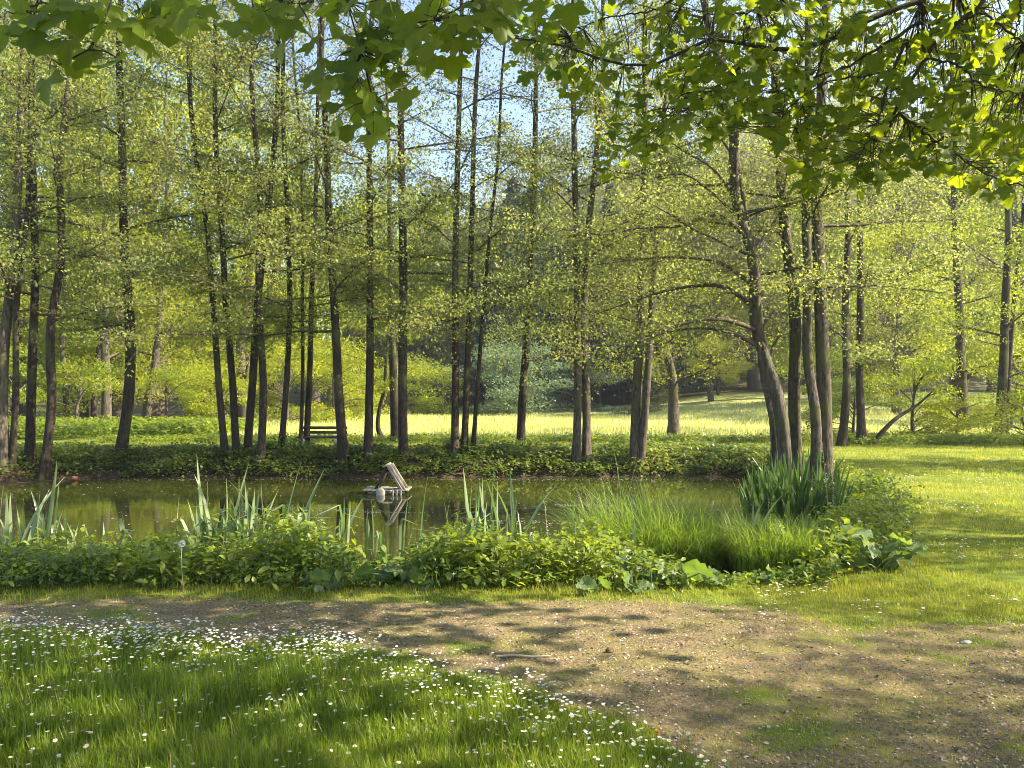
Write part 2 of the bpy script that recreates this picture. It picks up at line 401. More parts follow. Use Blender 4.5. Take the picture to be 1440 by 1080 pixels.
add_veins(M['butter'], 'object', 0.42, 0.016, (0.26, 0.31, 0.14))
add_veins(M['maple'], 'leafco', 0.72, 0.016, (0.16, 0.22, 0.02))
def ground_mat():
    m, nt, out = new_mat('ground_cover')
    geo = N(nt, 'ShaderNodeNewGeometry')
    def noise(scale, detail=6, rough=0.6):
        n = N(nt, 'ShaderNodeTexNoise'); n.inputs['Scale'].default_value = scale; n.inputs['Detail'].default_value = detail; n.inputs['Roughness'].default_value = rough
        nt.links.new(geo.outputs['Position'], n.inputs['Vector']); return n.outputs['Fac']
    def ramp(f, stops):
        r = N(nt, 'ShaderNodeValToRGB'); e = r.color_ramp.elements
        e[0].position, e[0].color = stops[0][0], (*stops[0][1], 1); e[1].position, e[1].color = stops[1][0], (*stops[1][1], 1)
        for p_, c_ in stops[2:]:
            q = e.new(p_); q.color = (*c_, 1)
        nt.links.new(f, r.inputs[0]); return r.outputs[0]
    def mask(name, amp, scale):
        a = N(nt, 'ShaderNodeAttribute', attribute_name=name)
        mm = N(nt, 'ShaderNodeMath', operation='MULTIPLY_ADD'); mm.inputs[1].default_value = amp; mm.inputs[2].default_value = -amp / 2
        nt.links.new(noise(scale, 8, 0.7), mm.inputs[0])
        s = N(nt, 'ShaderNodeMath', operation='ADD'); nt.links.new(a.outputs['Fac'], s.inputs[0]); nt.links.new(mm.outputs[0], s.inputs[1])
        r = N(nt, 'ShaderNodeMapRange'); r.inputs[1].default_value = 0.42; r.inputs[2].default_value = 0.58
        nt.links.new(s.outputs[0], r.inputs[0]); return r.outputs[0]
    def mix(f, a, b):
        x = N(nt, 'ShaderNodeMix', data_type='RGBA'); nt.links.new(f, x.inputs['Factor']); nt.links.new(a, x.inputs['A']); nt.links.new(b, x.inputs['B']); return x.outputs['Result']
    grass = ramp(noise(1.3), [(0.3, (0.060, 0.095, 0.014)), (0.5, (0.13, 0.17, 0.020)), (0.68, (0.22, 0.22, 0.035))])
    dirt = mix(ramp(noise(4.5, 9, 0.75), [(0.42, (0, 0, 0)), (0.60, (0.85, 0.85, 0.85))]), ramp(noise(38, 9, 0.75), [(0.34, (0.075, 0.052, 0.028)), (0.48, (0.21, 0.15, 0.082)), (0.66, (0.36, 0.275, 0.16))]), ramp(noise(45, 9, 0.8), [(0.36, (0.035, 0.026, 0.016)), (0.52, (0.13, 0.10, 0.06)), (0.68, (0.30, 0.25, 0.16))]))
    moss = ramp(noise(30, 8, 0.7), [(0.35, (0.10, 0.088, 0.030)), (0.65, (0.27, 0.235, 0.08))])
    dirt = mix(ramp(noise(1.9, 8, 0.65), [(0.42, (0, 0, 0)), (0.60, (0.85, 0.85, 0.85))]), dirt, moss)
    mud = ramp(noise(9, 8, 0.7), [(0.35, (0.022, 0.016, 0.011)), (0.65, (0.10, 0.068, 0.042))])
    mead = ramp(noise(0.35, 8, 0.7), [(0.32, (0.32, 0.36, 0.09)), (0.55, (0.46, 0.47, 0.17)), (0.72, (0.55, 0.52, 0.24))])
    wood = ramp(noise(0.4, 6, 0.6), [(0.35, (0.05, 0.055, 0.020)), (0.65, (0.12, 0.11, 0.045))])
    c = mix(mask('dirt', 1.3, 2.4), grass, dirt)
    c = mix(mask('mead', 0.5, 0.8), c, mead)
    c = mix(mask('wood', 0.5, 0.3), c, wood)
    c = mix(mask('mud', 0.6, 3.0), c, mud)
    p = N(nt, 'ShaderNodeBsdfPrincipled'); p.inputs['Roughness'].default_value = 0.95; p.inputs['Specular IOR Level'].default_value = 0.15
    nt.links.new(c, p.inputs['Base Color'])
    b = N(nt, 'ShaderNodeBump'); b.inputs['Strength'].default_value = 0.9; b.inputs['Distance'].default_value = 0.02
    nt.links.new(noise(30, 8, 0.75), b.inputs['Height']); nt.links.new(b.outputs[0], p.inputs['Normal'])
    nt.links.new(p.outputs[0], out.inputs[0])
    return m
M['ground'] = ground_mat()

def water_mat():
    m, nt, out = new_mat('pond_surface')
    geo = N(nt, 'ShaderNodeNewGeometry')
    mp = N(nt, 'ShaderNodeMapping'); mp.inputs['Scale'].default_value = (0.55, 1.6, 1)
    nt.links.new(geo.outputs['Position'], mp.inputs[0])
    n1 = N(nt, 'ShaderNodeTexNoise'); n1.inputs['Scale'].default_value = 5.0; n1.inputs['Detail'].default_value = 4
    nt.links.new(mp.outputs[0], n1.inputs['Vector'])
    n2 = N(nt, 'ShaderNodeTexNoise'); n2.inputs['Scale'].default_value = 0.5; n2.inputs['Detail'].default_value = 2
    nt.links.new(mp.outputs[0], n2.inputs['Vector'])
    mr = N(nt, 'ShaderNodeMapRange'); mr.inputs[1].default_value = 0.45; mr.inputs[2].default_value = 0.65; mr.inputs[3].default_value = 0.012; mr.inputs[4].default_value = 0.06
    nt.links.new(n2.outputs['Fac'], mr.inputs[0])
    b = N(nt, 'ShaderNodeBump'); b.inputs['Distance'].default_value = 0.02
    nt.links.new(mr.outputs[0], b.inputs['Strength']); nt.links.new(n1.outputs['Fac'], b.inputs['Height'])
    p = N(nt, 'ShaderNodeBsdfPrincipled'); p.inputs['Base Color'].default_value = (0.034, 0.038, 0.008, 1)
    p.inputs['Roughness'].default_value = 0.04; p.inputs['IOR'].default_value = 1.5
    nt.links.new(b.outputs[0], p.inputs['Normal'])
    nt.links.new(p.outputs[0], out.inputs[0])
    return m
M['water'] = water_mat()

# ------------------------------------------------------------------ ground
def lawn_edge(x):
    """far limit (y) of the long foreground grass"""
    return np.interp(x, [-8, -3.5, -1.23, -0.08, 0.5, 0.85, 1.3], [5.3, 5.22, 4.92, 4.25, 3.75, 3.25, 2.0]) + 0.10 * nz(x, 0 * x, 2.5, 3) + 0.07 * nz(x, 0 * x, 7.0, 4)

def bank_edge(x):
    """where the plants of the near bank begin"""
    return np.interp(x, [-9, -3.6, -1.5, 0.8, 1.8, 3.0, 3.9, 4.3], [6.3, 6.3, 6.35, 6.25, 6.3, 6.45, 7.2, 9.0]) + 0.10 * nz(x, 0 * x, 2.7, 8) + 0.05 * nz(x, 0 * x, 8.0, 9)

def dirt_mask(x, y):
    a = smooth((y - lawn_edge(x)) / 0.35 + 0.4)
    far_edge = np.interp(x, [-9, -1.5, 1.5, 2.2, 3.2, 6, 12], [6.15, 6.05, 5.95, 5.75, 5.5, 5.2, 5.0])
    b = smooth((far_edge - y) / 0.5 + 0.5)
    d = a * b * (0.78 + 0.30 * nz(x, y, 1.4, 9) + 0.14 * nz(x, y, 4.3, 10) - 0.18 * smooth((x - 1.2) / 3))
    return np.clip(d, 0, 1)

def lin(*segs):
    out = []
    for a, b, s in segs: out.append(np.arange(a, b, s))
    return np.concatenate(out)

gy = lin((-14, 1.5, 1.2), (1.5, 10.5, 0.11), (10.5, 18, 0.3), (18, 21, 0.12), (21, 66, 0.9), (66, 430, 7))
gx = lin((-420, -40, 14), (-40, -15, 1.2), (-15, 8, 0.15), (8, 16, 0.5), (16, 45, 1.5), (45, 430, 14))
GX, GY = np.meshgrid(gx, gy)
GZ = height(GX, GY)
gs = pond_sd(GX, GY)
mk_dirt = dirt_mask(GX, GY)
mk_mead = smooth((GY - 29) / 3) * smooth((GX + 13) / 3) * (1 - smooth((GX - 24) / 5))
mk_wood = np.maximum(smooth((GY - 66) / 4), smooth((GY - 30) / 4) * smooth((-12 - GX) / 3))
mk_mud = (1 - smooth((gs - 0.6) / 1.0)) * np.where(GY > 14, 1, 0.9)
nyy, nxx = GX.shape
V = np.stack([GX, GY, GZ], -1).reshape(-1, 3)
idx = np.arange(nyy * nxx).reshape(nyy, nxx)
Q = np.stack([idx[:-1, :-1], idx[:-1, 1:], idx[1:, 1:], idx[1:, :-1]], -1)
cx = (GX[:-1, :-1] + GX[1:, 1:]) / 2; cyy = (GY[:-1, :-1] + GY[1:, 1:]) / 2
cd = (mk_dirt[:-1, :-1] + mk_dirt[1:, 1:]) / 2; cm = (mk_mead[:-1, :-1] + mk_mead[1:, 1:]) / 2
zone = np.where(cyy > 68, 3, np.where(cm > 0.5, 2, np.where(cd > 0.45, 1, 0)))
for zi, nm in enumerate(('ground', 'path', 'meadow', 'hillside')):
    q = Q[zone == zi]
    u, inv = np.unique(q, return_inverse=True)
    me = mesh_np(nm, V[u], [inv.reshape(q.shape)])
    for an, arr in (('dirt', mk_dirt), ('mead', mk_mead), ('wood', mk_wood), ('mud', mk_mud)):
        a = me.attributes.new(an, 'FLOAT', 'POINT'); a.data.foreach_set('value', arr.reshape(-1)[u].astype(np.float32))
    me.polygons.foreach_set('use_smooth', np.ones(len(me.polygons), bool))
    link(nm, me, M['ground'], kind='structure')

# pond water: the polygon grown by 0.6 m so that it runs under the banks
pv = []
cpt = np.array([-4.0, 13.7])
for i in range(len(POND)):
    p = POND[i]; a = POND[i - 1]; b = POND[(i + 1) % len(POND)]
    t = b - a; n_ = np.array([t[1], -t[0]]) / np.linalg.norm(t)
    pv.append(p + n_ * 0.7)
pv = [(x, y, WZ) for x, y in pv]
wme = bpy.data.meshes.new('pond_water')
import bmesh
bm = bmesh.new(); bm.faces.new([bm.verts.new(p) for p in pv]); bmesh.ops.triangulate(bm, faces=bm.faces); bm.to_mesh(wme); bm.free()
if wme.polygons[0].normal.z < 0: wme.flip_normals()
link('pond_water', wme, M['water'], kind='structure')

# ------------------------------------------------------------------ leaf templates
RH_V = np.array([(0, 0, 0), (0.32, 0.5, 0.07), (0, 1, 0), (-0.32, 0.5, 0.07)], float)      # small rounded leaf, folded
RH_F = np.array([(0, 1, 2, 3)])
OV_V = np.array([(0, 0, 0), (0.26, 0.35, 0.06), (0.2, 0.72, 0.04), (0, 1, -0.05), (-0.2, 0.72, 0.04), (-0.26, 0.35, 0.06)], float)
OV_F = np.array([(0, 1, 2, 3), (0, 3, 4, 5)])

def rand_rot(n, flat=0.6):
    """yaw free, tilt spread by flat (0 = all level)"""
    return rotmats(RNG.random(n) * 2 * math.pi, (RNG.normal(0, 1, n)) * flat, (RNG.normal(0, 1, n)) * flat)

# ------------------------------------------------------------------ trees
def tree(name, label, cat, group, pix, wpx, D=None, top=16.0, limb0=3.2, nlimb=13, llen=2.8, leaves=11000,
         lsize=0.075, leafm='alder', bark='bark', up=0.25, nback=0, density_top=0.28, seed=0, own_limbs=None, droop=0.0, sprd=0.13, split_limbs=True, open_top=1.0):
    rng = np.random.default_rng(seed + 100)
    bx, by = pix[0]
    if D is None:
        base = ground_at(bx, by)
    else:
        base = np.array([(bx - 720) / F * D, D, 0.0]); base[2] = hz1(base[0], base[1])
    D = base[1]
    pts = [base - np.array([0, 0, 0.15])]
    yw = 0.0
    for (px, py) in pix[1:]:
        w = at(px, py, D); w[1] += rng.normal(0, 0.12)
        if w[2] > pts[-1][2] + 0.3: pts.append(w)
    d = pts[-1] - pts[-2]; d = d / np.linalg.norm(d); d = d * 0.55 + np.array([0, 0, 0.45]); d /= np.linalg.norm(d)
    last = pts[-1]
    while pts[-1][2] < base[2] + top:
        last = pts[-1] + d * 2.2 + np.array([rng.normal(0, .1), rng.normal(0, .1), 0]); pts.append(last)
    n = 44
    path = resample(pts, n)
    tt = np.linspace(0, 1, n)
    r0 = wpx * 0.9 / 2 / F * D
    rad = r0 * (1 - tt) ** 0.8 * 0.92 + 0.012
    rad = rad * (1 + 0.38 * np.exp(-np.maximum(path[:, 2] - base[2], 0) / 0.22))
    root = thing(name, label, cat, base, group)
    loc = path - base
    acc = Acc()
    k = 12
    ph = rng.random(4) * 6
    a = np.arange(k) / k * 2 * math.pi
    rr = rad[:, None] * (1 + 0.07 * np.sin(3 * a + ph[0])[None] + 0.06 * np.sin(5 * a[None] + 6 * tt[:, None] + ph[1]) + 0.07 * (rng.random((n, k)) - .5))
    fl = np.exp(-np.maximum(path[:, 2] - base[2], 0) / 0.30)
    rr = rr * (1 + fl[:, None] * (0.30 * np.sin(3 * a + ph[2]) + 0.16 * np.sin(5 * a + ph[3]))[None])
    V_ = loc[:, None, :] + rr[..., None] * np.stack([np.cos(a), np.sin(a), 0 * a], -1)[None]
    i = np.arange(n - 1)[:, None]; j = np.arange(k)[None]
    acc.add(V_.reshape(-1, 3), np.stack([i * k + j, i * k + (j + 1) % k, (i + 1) * k + (j + 1) % k, (i + 1) * k + j], -1).reshape(-1, 4))
    link('trunk', acc.mesh('trunk', True), M[bark], root)
    # limbs
    H = path[:, 2] - base[2]
    L = []
    zs = limb0 + (top * 0.97 - limb0) * (np.arange(nlimb) + rng.random(nlimb)) / nlimb
    az = np.arange(nlimb) * 2.4 + rng.random() * 6
    for q in range(nlimb):
        f = (zs[q] - limb0) / (top - limb0)
        ln = llen * (1.0 - 0.72 * f) * (0.75 + 0.5 * rng.random())
        st = np.array([np.interp(zs[q], H, loc[:, c]) for c in range(3)])
        e = up + 0.7 * f + rng.normal(0, 0.12)
        dr = np.array([math.cos(az[q]), math.sin(az[q]), 0])
        s_ = np.linspace(0, 1, 7)[:, None]
        side = np.array([-dr[1], dr[0], 0]) * rng.normal(0, 0.12)
        P = st + dr * s_ * ln * math.cos(e) + np.array([0, 0, 1]) * ln * (s_ * math.sin(e) - droop * s_ ** 2) + side * s_ ** 2 * ln + rng.normal(0, 0.03, (7, 3)) * s_ * ln * .5
        r_ = max(0.010, np.interp(zs[q], H, rad) * 0.36)
        L.append((P, np.linspace(r_, 0.005, 7), zs[q]))
    if own_limbs:
        for pl, wp in own_limbs:
            P = np.array([at(x, y, D + dd) - base for x, y, dd in pl])
            ax_ = np.array([np.interp(P[0][2] - 0.1, H, loc[:, c]) for c in range(3)])
            P = np.concatenate([[ax_], P[1:]])
            L.append((resample(P, 12), np.linspace(wp / 2 / F * D, 0.007, 12), P[0][2]))
    vis = Acc()
    for P, r_, z_ in L:
        if z_ < 13.2 and split_limbs:
            la = Acc(); tubes(la, P[None], r_[None], 6, 0.5, 0, 0.2)
            link('limb', la.mesh('limb', True), M['twig'], root)
        else:
            tubes(vis, P[None], r_[None], 5)
    # twigs and leaves
    lens = np.array([np.linalg.norm(P[-1] - P[0]) for P, _, _ in L])
    ntw = np.maximum(4, (lens * 10).astype(int))
    starts, dirs = [], []
    for (P, r_, z_), nt_ in zip(L, ntw):
        t = 0.12 + 0.88 * rng.random(nt_)
        u = np.linspace(0, 1, len(P))
        s0 = np.stack([np.interp(t, u, P[:, c]) for c in range(3)], 1)
        dd = P[-1] - P[0]; dd = dd / np.linalg.norm(dd)
        sdv = rng.normal(0, 1, (nt_, 3)) * np.array([1, 1, 0.45]); sdv /= np.linalg.norm(sdv, axis=1, keepdims=True)
        v_ = dd * 0.6 + sdv * 0.9 + np.array([0, 0, 0.12 - droop * 0.5])
        v_ /= np.linalg.norm(v_, axis=1, keepdims=True)
        starts.append(s0); dirs.append(v_ * (0.55 + 0.6 * rng.random(nt_))[:, None] * min(1.2, 0.45 + 0.2 * llen))
    S0 = np.concatenate(starts); DV = np.concatenate(dirs); nt_ = len(S0)
    s_ = np.linspace(0, 1, 4)[None, :, None]
    bendv = rng.normal(0, 0.12, (nt_, 1, 3))
    TP = S0[:, None] + DV[:, None] * s_ + bendv * s_ ** 2
    tubes(vis, TP, np.tile(np.linspace(0.006, 0.002, 4), (nt_, 1)), 3)
    link('twigs', vis.mesh('twigs'), M['twig'], root, kind='stuff')
    ti = rng.integers(0, nt_, leaves); tu = rng.random(leaves) ** 0.8
    LP = S0[ti] + DV[ti] * tu[:, None] * 1.1 + bendv[ti, 0] * tu[:, None] ** 2 + rng.normal(0, sprd, (leaves, 3)) * np.array([1, 1, 0.5])
    leaf_n = 0
    big = np.where(LP[:, 2] > 14.0, 1.7, 1.0)
    keep = np.where(LP[:, 2] < 7.5, 1.0, np.where(LP[:, 2] < 14.0, open_top, density_top)) > rng.random(leaves)
    LP = LP[keep]; big = big[keep]
    acc = Acc()
    clump = 0.5 + 0.35 * np.sin(ti[keep] * 12.9898)
    scatter(acc, RH_V, RH_F, LP, rand_rot(len(LP), 0.75), lsize * big * (0.65 + 0.7 * rng.random(len(LP))), np.clip(clump + rng.normal(0, .25, len(LP)), 0, 1))
    link('crown', acc.mesh('crown'), M[leafm], root, kind='stuff')
    return root

AG = 'slim alders along the far bank of the pond'
alders = [
 # label, pixel path of the trunk, width px, options
 ('thick pale barked alder at the far left edge of the far bank', [(4, 655), (10, 500), (18, 360), (22, 230), (30, 60)], 17, dict(bark='barklight')),
 ('slender light alder stem second from the left end of the bank', [(16, 655), (26, 560), (33, 430), (36, 300), (40, 100)], 9, dict(leaves=7000)),
 ('straight upright alder, third of the four close trunks at the left end', [(42, 650), (42, 520), (40, 380), (42, 260), (48, 60)], 14, dict()),
 ('right leaning alder rooted at the waterline beside the red clay pot', [(60, 672), (68, 570), (76, 470), (84, 350), (88, 250), (92, 100)], 14, dict()),
 ('alder with a curved foot standing alone on the bank at left', [(168, 642), (179, 560), (182, 480), (178, 360), (172, 200), (168, 60)], 17, dict(leaves=12000, leafm='alder2')),
 ('left leaning slim alder, left stem of a close pair right of the lone curved one', [(318, 645), (308, 540), (297, 430), (286, 320), (273, 200), (266, 100)], 10, dict()),
 ('left leaning slim alder, right stem of the close pair', [(332, 642), (325, 540), (317, 430), (310, 310), (303, 180), (300, 40)], 11, dict()),
 ('right leaning alder that crosses behind the straight dark trunk left of the bench', [(346, 640), (354, 540), (367, 420), (378, 280), (386, 150), (394, 20)], 12, dict()),
 ('straight dark alder rooted low at the waterline left of the bench', [(366, 664), (364, 540), (364, 420), (361, 270), (357, 120), (355, 20)], 12, dict()),
 ('gently bowed alder just left of the wooden bench', [(394, 640), (401, 540), (405, 430), (404, 300), (400, 160), (398, 30)], 9, dict(leaves=8000)),
 ('very thin alder pole at the left end of the bench', [(422, 635), (425, 540), (425, 430), (423, 300), (421, 180)], 5, dict(leaves=4000, llen=1.6, nlimb=9)),
 ('thin alder touching the pole at the left end of the bench', [(430, 634), (436, 520), (440, 400), (444, 270), (448, 130), (450, 20)], 9, dict(leaves=8000)),
 ('stout left leaning alder covering the right end of the bench', [(485, 656), (479, 560), (470, 450), (464, 320), (459, 200), (454, 60)], 15, dict()),
 ('straight bare alder between the bench and the mossy footed one', [(517, 652), (518, 540), (520, 400), (520, 250), (522, 100), (523, 10)], 13, dict()),
 ('straight alder with a mossy dark foot above the duck raft', [(567, 650), (567, 520), (567, 380), (565, 240), (562, 120), (559, 20)], 15, dict()),
 ('tall straight alder, left stem of three in the middle of the bank', [(638, 646), (640, 540), (641, 400), (643, 260), (646, 120), (649, 20)], 12, dict(leafm='alder2')),
 ('tall alder, middle stem of three in the middle of the bank', [(652, 642), (657, 520), (661, 390), (664, 260), (670, 120), (678, 20)], 10, dict(leaves=8000)),
 ('thin right leaning alder, right stem of three in the middle of the bank', [(664, 642), (671, 550), (680, 430), (690, 320), (700, 220)], 6, dict(leaves=5000, llen=1.9, nlimb=10)),
 ('alder with flared foot standing alone against the bright meadow', [(732, 634), (735, 560), (742, 470), (748, 360), (752, 220), (754, 60)], 13, dict(leafm='alder2')),
 ('alder lit on one edge, left stem of the pair in front of the meadow', [(810, 656), (812, 560), (813, 450), (810, 340), (808, 220), (806, 60)], 13, dict(bark='barklight')),
 ('alder with a pale foot, right stem of the pair in front of the meadow', [(824, 646), (824, 560), (822, 460), (826, 340), (838, 220), (850, 80)], 13, dict(bark='barklight')),
 ('alder with ivy at its foot, left stem of a crossing pair', [(892, 660), (895, 560), (900, 450), (904, 330), (906, 200), (908, 60)], 16, dict(bark='barklight')),
 ('thinner alder, right stem of the crossing pair with ivy at the foot', [(900, 660), (908, 540), (917, 420), (926, 300), (934, 180), (940, 40)], 11, dict(bark='barklight')),
]
for i, (lab, pix, w, kw) in enumerate(alders):
    k = dict(leaves=15000, llen=3.3, nlimb=21, up=0.12, droop=0.06, top=16.5, lsize=0.072)
    if 11 <= i <= 18: k['open_top'] = 0.4
    k.update(kw)
    tree('alder_tree', lab, 'tree', AG, pix, w, seed=i, **k)

# the near clump on the right bank, with long arching limbs on the leaning one
CG = 'near trunks rising behind the dark iris clump'
lean_limbs = [
 ([(1047, 330, 0), (1010, 300, -.2), (960, 318, -.4), (900, 320, -.6), (850, 330, -.8), (790, 322, -1)], 6),
 ([(1056, 395, 0), (1010, 368, -.2), (960, 362, -.3), (905, 364, -.5), (840, 372, -.8)], 6),
 ([(1062, 425, 0), (1020, 404, .2), (960, 404, .5), (900, 420, .8), (830, 445, 1)], 7),
 ([(1064, 455, 0), (1010, 448, -.3), (960, 455, -.6), (900, 480, -.9), (840, 495, -1.2), (750, 506, -1.5)], 7),
 ([(1064, 480, 0), (1020, 466, .1), (970, 462, .3), (930, 470, .5), (880, 490, .8)], 6),
 ([(1040, 300, 0), (1000, 270, .2), (960, 245, .5), (920, 250, .8)], 5),
 ([(1036, 270, 0), (1000, 235, .2), (965, 215, .5), (930, 190, .8)], 5),
 ([(1030, 210, 0), (990, 160, .2), (960, 120, .5)], 4),
 ([(1068, 500, 0), (1100, 470, .6), (1130, 470, 1.0)], 5),
 ([(1050, 350, 0), (1090, 310, .6), (1120, 260, 1.0), (1160, 230, 1.4)], 5),
]
near = [
 ('big left leaning alder with long arching bare limbs behind the irises', [(1108, 668), (1090, 560), (1070, 460), (1056, 370), (1042, 270), (1025, 160), (1000, 40)], 22, dict(own_limbs=lean_limbs, nlimb=12, leaves=22000)),
 ('short pale trunk hugging the leaning alder on its left side', [(1086, 662), (1083, 590), (1078, 520), (1068, 450), (1052, 340), (1030, 200)], 12, dict(leaves=6000, nlimb=7)),
 ('straight mid brown alder between the leaning one and the thickest trunk', [(1122, 668), (1116, 560), (1110, 450), (1104, 330), (1098, 210), (1090, 60)], 20, dict()),
 ('bright edged narrow alder touching the thickest trunk on its left', [(1140, 670), (1143, 590), (1141, 500), (1136, 400), (1135, 290), (1130, 150)], 15, dict(leaves=7000)),
 ('thickest upright alder with deeply ridged bark right of the irises', [(1160, 676), (1157, 580), (1153, 480), (1151, 380), (1151, 280), (1156, 120)], 24, dict(leaves=13000)),
]
for i, (lab, pix, w, kw) in enumerate(near):
    k = dict(D=12.6 + 0.35 * (i % 3), leaves=15000, llen=2.6, nlimb=14, top=13.5, bark='barklight', up=0.1, lsize=0.047, limb0=3.6)
    k.update(kw)
    tree('alder_tree', lab, 'tree', CG, pix, w, seed=40 + i, **k)

RG = 'trees beyond the right lawn'
right = [
 ('dark alder left of a pair beyond the right lawn', [(1183, 626), (1187, 540), (1189, 440), (1190, 330), (1190, 200), (1190, 60)], 13, dict(D=24)),
 ('dark alder right of a pair beyond the right lawn', [(1212, 622), (1213, 520), (1213, 420), (1212, 300), (1212, 180), (1214, 60)], 13, dict(D=25)),
 ('straight dark trunked tree behind the rounded yellow bush', [(1356, 600), (1352, 500), (1347, 410), (1343, 310), (1340, 200), (1338, 60)], 16, dict(D=33, top=17, leafm='lime')),
 ('tree with flared shaggy foot near the right edge of the lawn', [(1402, 606), (1411, 520), (1416, 430), (1419, 330), (1420, 200), (1420, 60)], 15, dict(D=29, leafm='lime')),
 ('thin tree close beside the shaggy footed one at the right edge', [(1414, 600), (1424, 500), (1430, 400), (1434, 300), (1438, 160)], 8, dict(D=31, leaves=6000)),
]
for i, (lab, pix, w, kw) in enumerate(right):
    k = dict(leaves=9500, llen=3.2, nlimb=15, top=16.0, limb0=2.2, lsize=0.085)
    k.update(kw)
    tree('woodland_tree', lab, 'tree', RG, pix, w, seed=60 + i, **k)

# second row behind the pond: single trees with their own look
second = [
 ('forked low orchard tree standing alone in the bright meadow', [(948, 615), (947, 570), (944, 530), (935, 490), (925, 440)], 19, dict(D=29, top=6.5, limb0=1.5, llen=3.6, nlimb=15, leaves=6500, leafm='yellow', bark='barklight', up=0.35)),
 ('thin crooked sapling leaning left beside the mossy alder foot', [(540, 617), (532, 600), (534, 580), (541, 550), (545, 500)], 7, dict(D=27.5, top=5, limb0=1.6, llen=1.6, nlimb=8, leaves=2500, leafm='yellow')),
 ('rough grey trunk half hidden behind the mossy footed alder', [(556, 620), (554, 540), (550, 450), (548, 360), (546, 200)], 14, dict(D=26.5, top=14, leaves=8000, leafm='lime')),
 ('thick sunlit trunk with orange bark behind the lone curved alder', [(150, 602), (148, 540), (147, 480), (150, 380), (140, 250), (140, 100)], 15, dict(D=37, top=19, leaves=13000, lsize=0.11, leafm='yellow', bark='barklight', limb0=3, llen=4)),
 ('twin stem sunlit trunk behind the curved alder at its left', [(132, 600), (134, 540), (138, 480), (132, 380), (120, 250)], 10, dict(D=38, top=17, leaves=9000, lsize=0.11, leafm='yellow', limb0=3, llen=3.6)),
 ('slanting pale trunk in the yellow thicket left of the close pair', [(203, 604), (212, 540), (222, 470), (228, 380), (235, 250)], 12, dict(D=39, top=18, leaves=12000, lsize=0.11, leafm='yellow', bark='barklight', limb0=2.5, llen=4)),
 ('dim trunk behind the four close trunks at the left edge', [(95, 604), (92, 540), (88, 470), (90, 380), (100, 200)], 9, dict(D=36, top=17, leaves=10000, lsize=0.11, leafm='lime', limb0=3, llen=3.6)),
]
for i, (lab, pix, w, kw) in enumerate(second):
    k = dict(nlimb=16)
    k.update(kw)
    tree('woodland_tree', lab, 'tree', 'single trees behind the pond', pix, w, seed=80 + i, **k)

# bushy background crowns: a few shared shapes, copied
def bushy(name, n, h, r, lsize, seed, trunk_h, shape=1.0, blobs=26):
    """returns (trunk mesh, crown mesh) of a wide tree or shrub, unit in metres"""
    rng = np.random.default_rng(seed)
    B = []
    for q in range(blobs):
        z = trunk_h + (h - trunk_h) * rng.random() ** shape
        f = (z - trunk_h) / (h - trunk_h)
        rr = r * math.sqrt(max(0.03, 1 - (abs(f - 0.35) / 0.72) ** 2)) * (0.35 + 0.6 * rng.random())
        a_ = rng.random() * 6.28
        B.append((rr * math.cos(a_), rr * math.sin(a_), z, r * (0.18 + 0.22 * rng.random())))
    B = np.array(B)
    bi = rng.integers(0, blobs, n)
    d = rng.normal(0, 1, (n, 3)); d /= np.linalg.norm(d, axis=1, keepdims=True)
    P = B[bi, :3] + d * (B[bi, 3] * (0.55 + 0.6 * rng.random(n)))[:, None] * np.array([1.2, 1.2, 0.62])
    P[:, 2] = np.maximum(P[:, 2], 0.05)
    acc = Acc()
    cl = 0.5 + 0.3 * np.sin(bi * 7.1)
    scatter(acc, RH_V, RH_F, P, rand_rot(n, 0.8), lsize * (0.6 + 0.8 * rng.random(n)), np.clip(cl + rng.normal(0, .22, n), 0, 1))
    crown = acc.mesh(name + '_crown')
    tr = Acc()
    pts = np.array([(0, 0, -0.3), (0.02 * h, 0, h * 0.3), (-0.02 * h, 0.02 * h, h * 0.6), (0, 0, h * 0.93)])
    tubes(tr, resample(pts, 12)[None], np.linspace(0.028 * h, 0.01, 12)[None], 8, rough=0.15)
    for b in B[: min(blobs, 20)]:
        s0 = np.array([0, 0, max(trunk_h * 0.6, b[2] * 0.65)])
        mid = (s0 + b[:3]) / 2 + np.array([0, 0, 0.05 * h])
        tubes(tr, resample(np.array([s0, mid, b[:3]]), 6)[None], np.linspace(0.009 * h, 0.01, 6)[None], 4)
    return tr.mesh(name + '_wood', True), crown

SH = {}
def shape(key, *a, **k):
    SH[key] = bushy(key, *a, **k)
shape('tall1', 34000, 25, 6.2, 0.17, 11, 3.0, blobs=60)
shape('tall2', 32000, 23, 5.6, 0.17, 12, 2.0, blobs=56)
shape('big1', 22000, 17, 5.0, 0.17, 1, 2.5)
shape('big2', 20000, 15, 4.6, 0.16, 2, 1.8, blobs=34)
shape('bush', 7000, 3.2, 1.9, 0.085, 3, 0.1, blobs=18)
shape('shrub', 6000, 1.7, 1.5, 0.055, 4, 0.02, blobs=16)

def plant_copy(key, leafm, label, cat, name, x, y, s=1.0, sz=1.0, rz=0.0, group=None):
    tm, cm_ = SH[key]
    base = (x, y, hz1(x, y) - 0.02)
    r = thing(name, label, cat, base, group)
    r.rotation_euler = (0, 0, rz)
    r.scale = (s, s, s * sz)
    for nm, src, mt in (('trunk' if cat == 'tree' else 'stems', tm, M['twig']), ('crown', cm_, M[leafm])):
        if len(src.materials) == 0: src.materials.append(mt)
        o = link(nm, src, None, r)
        o.material_slots[0].link = 'OBJECT'; o.material_slots[0].material = mt
        if nm == 'crown': o['kind'] = 'stuff'
    return r

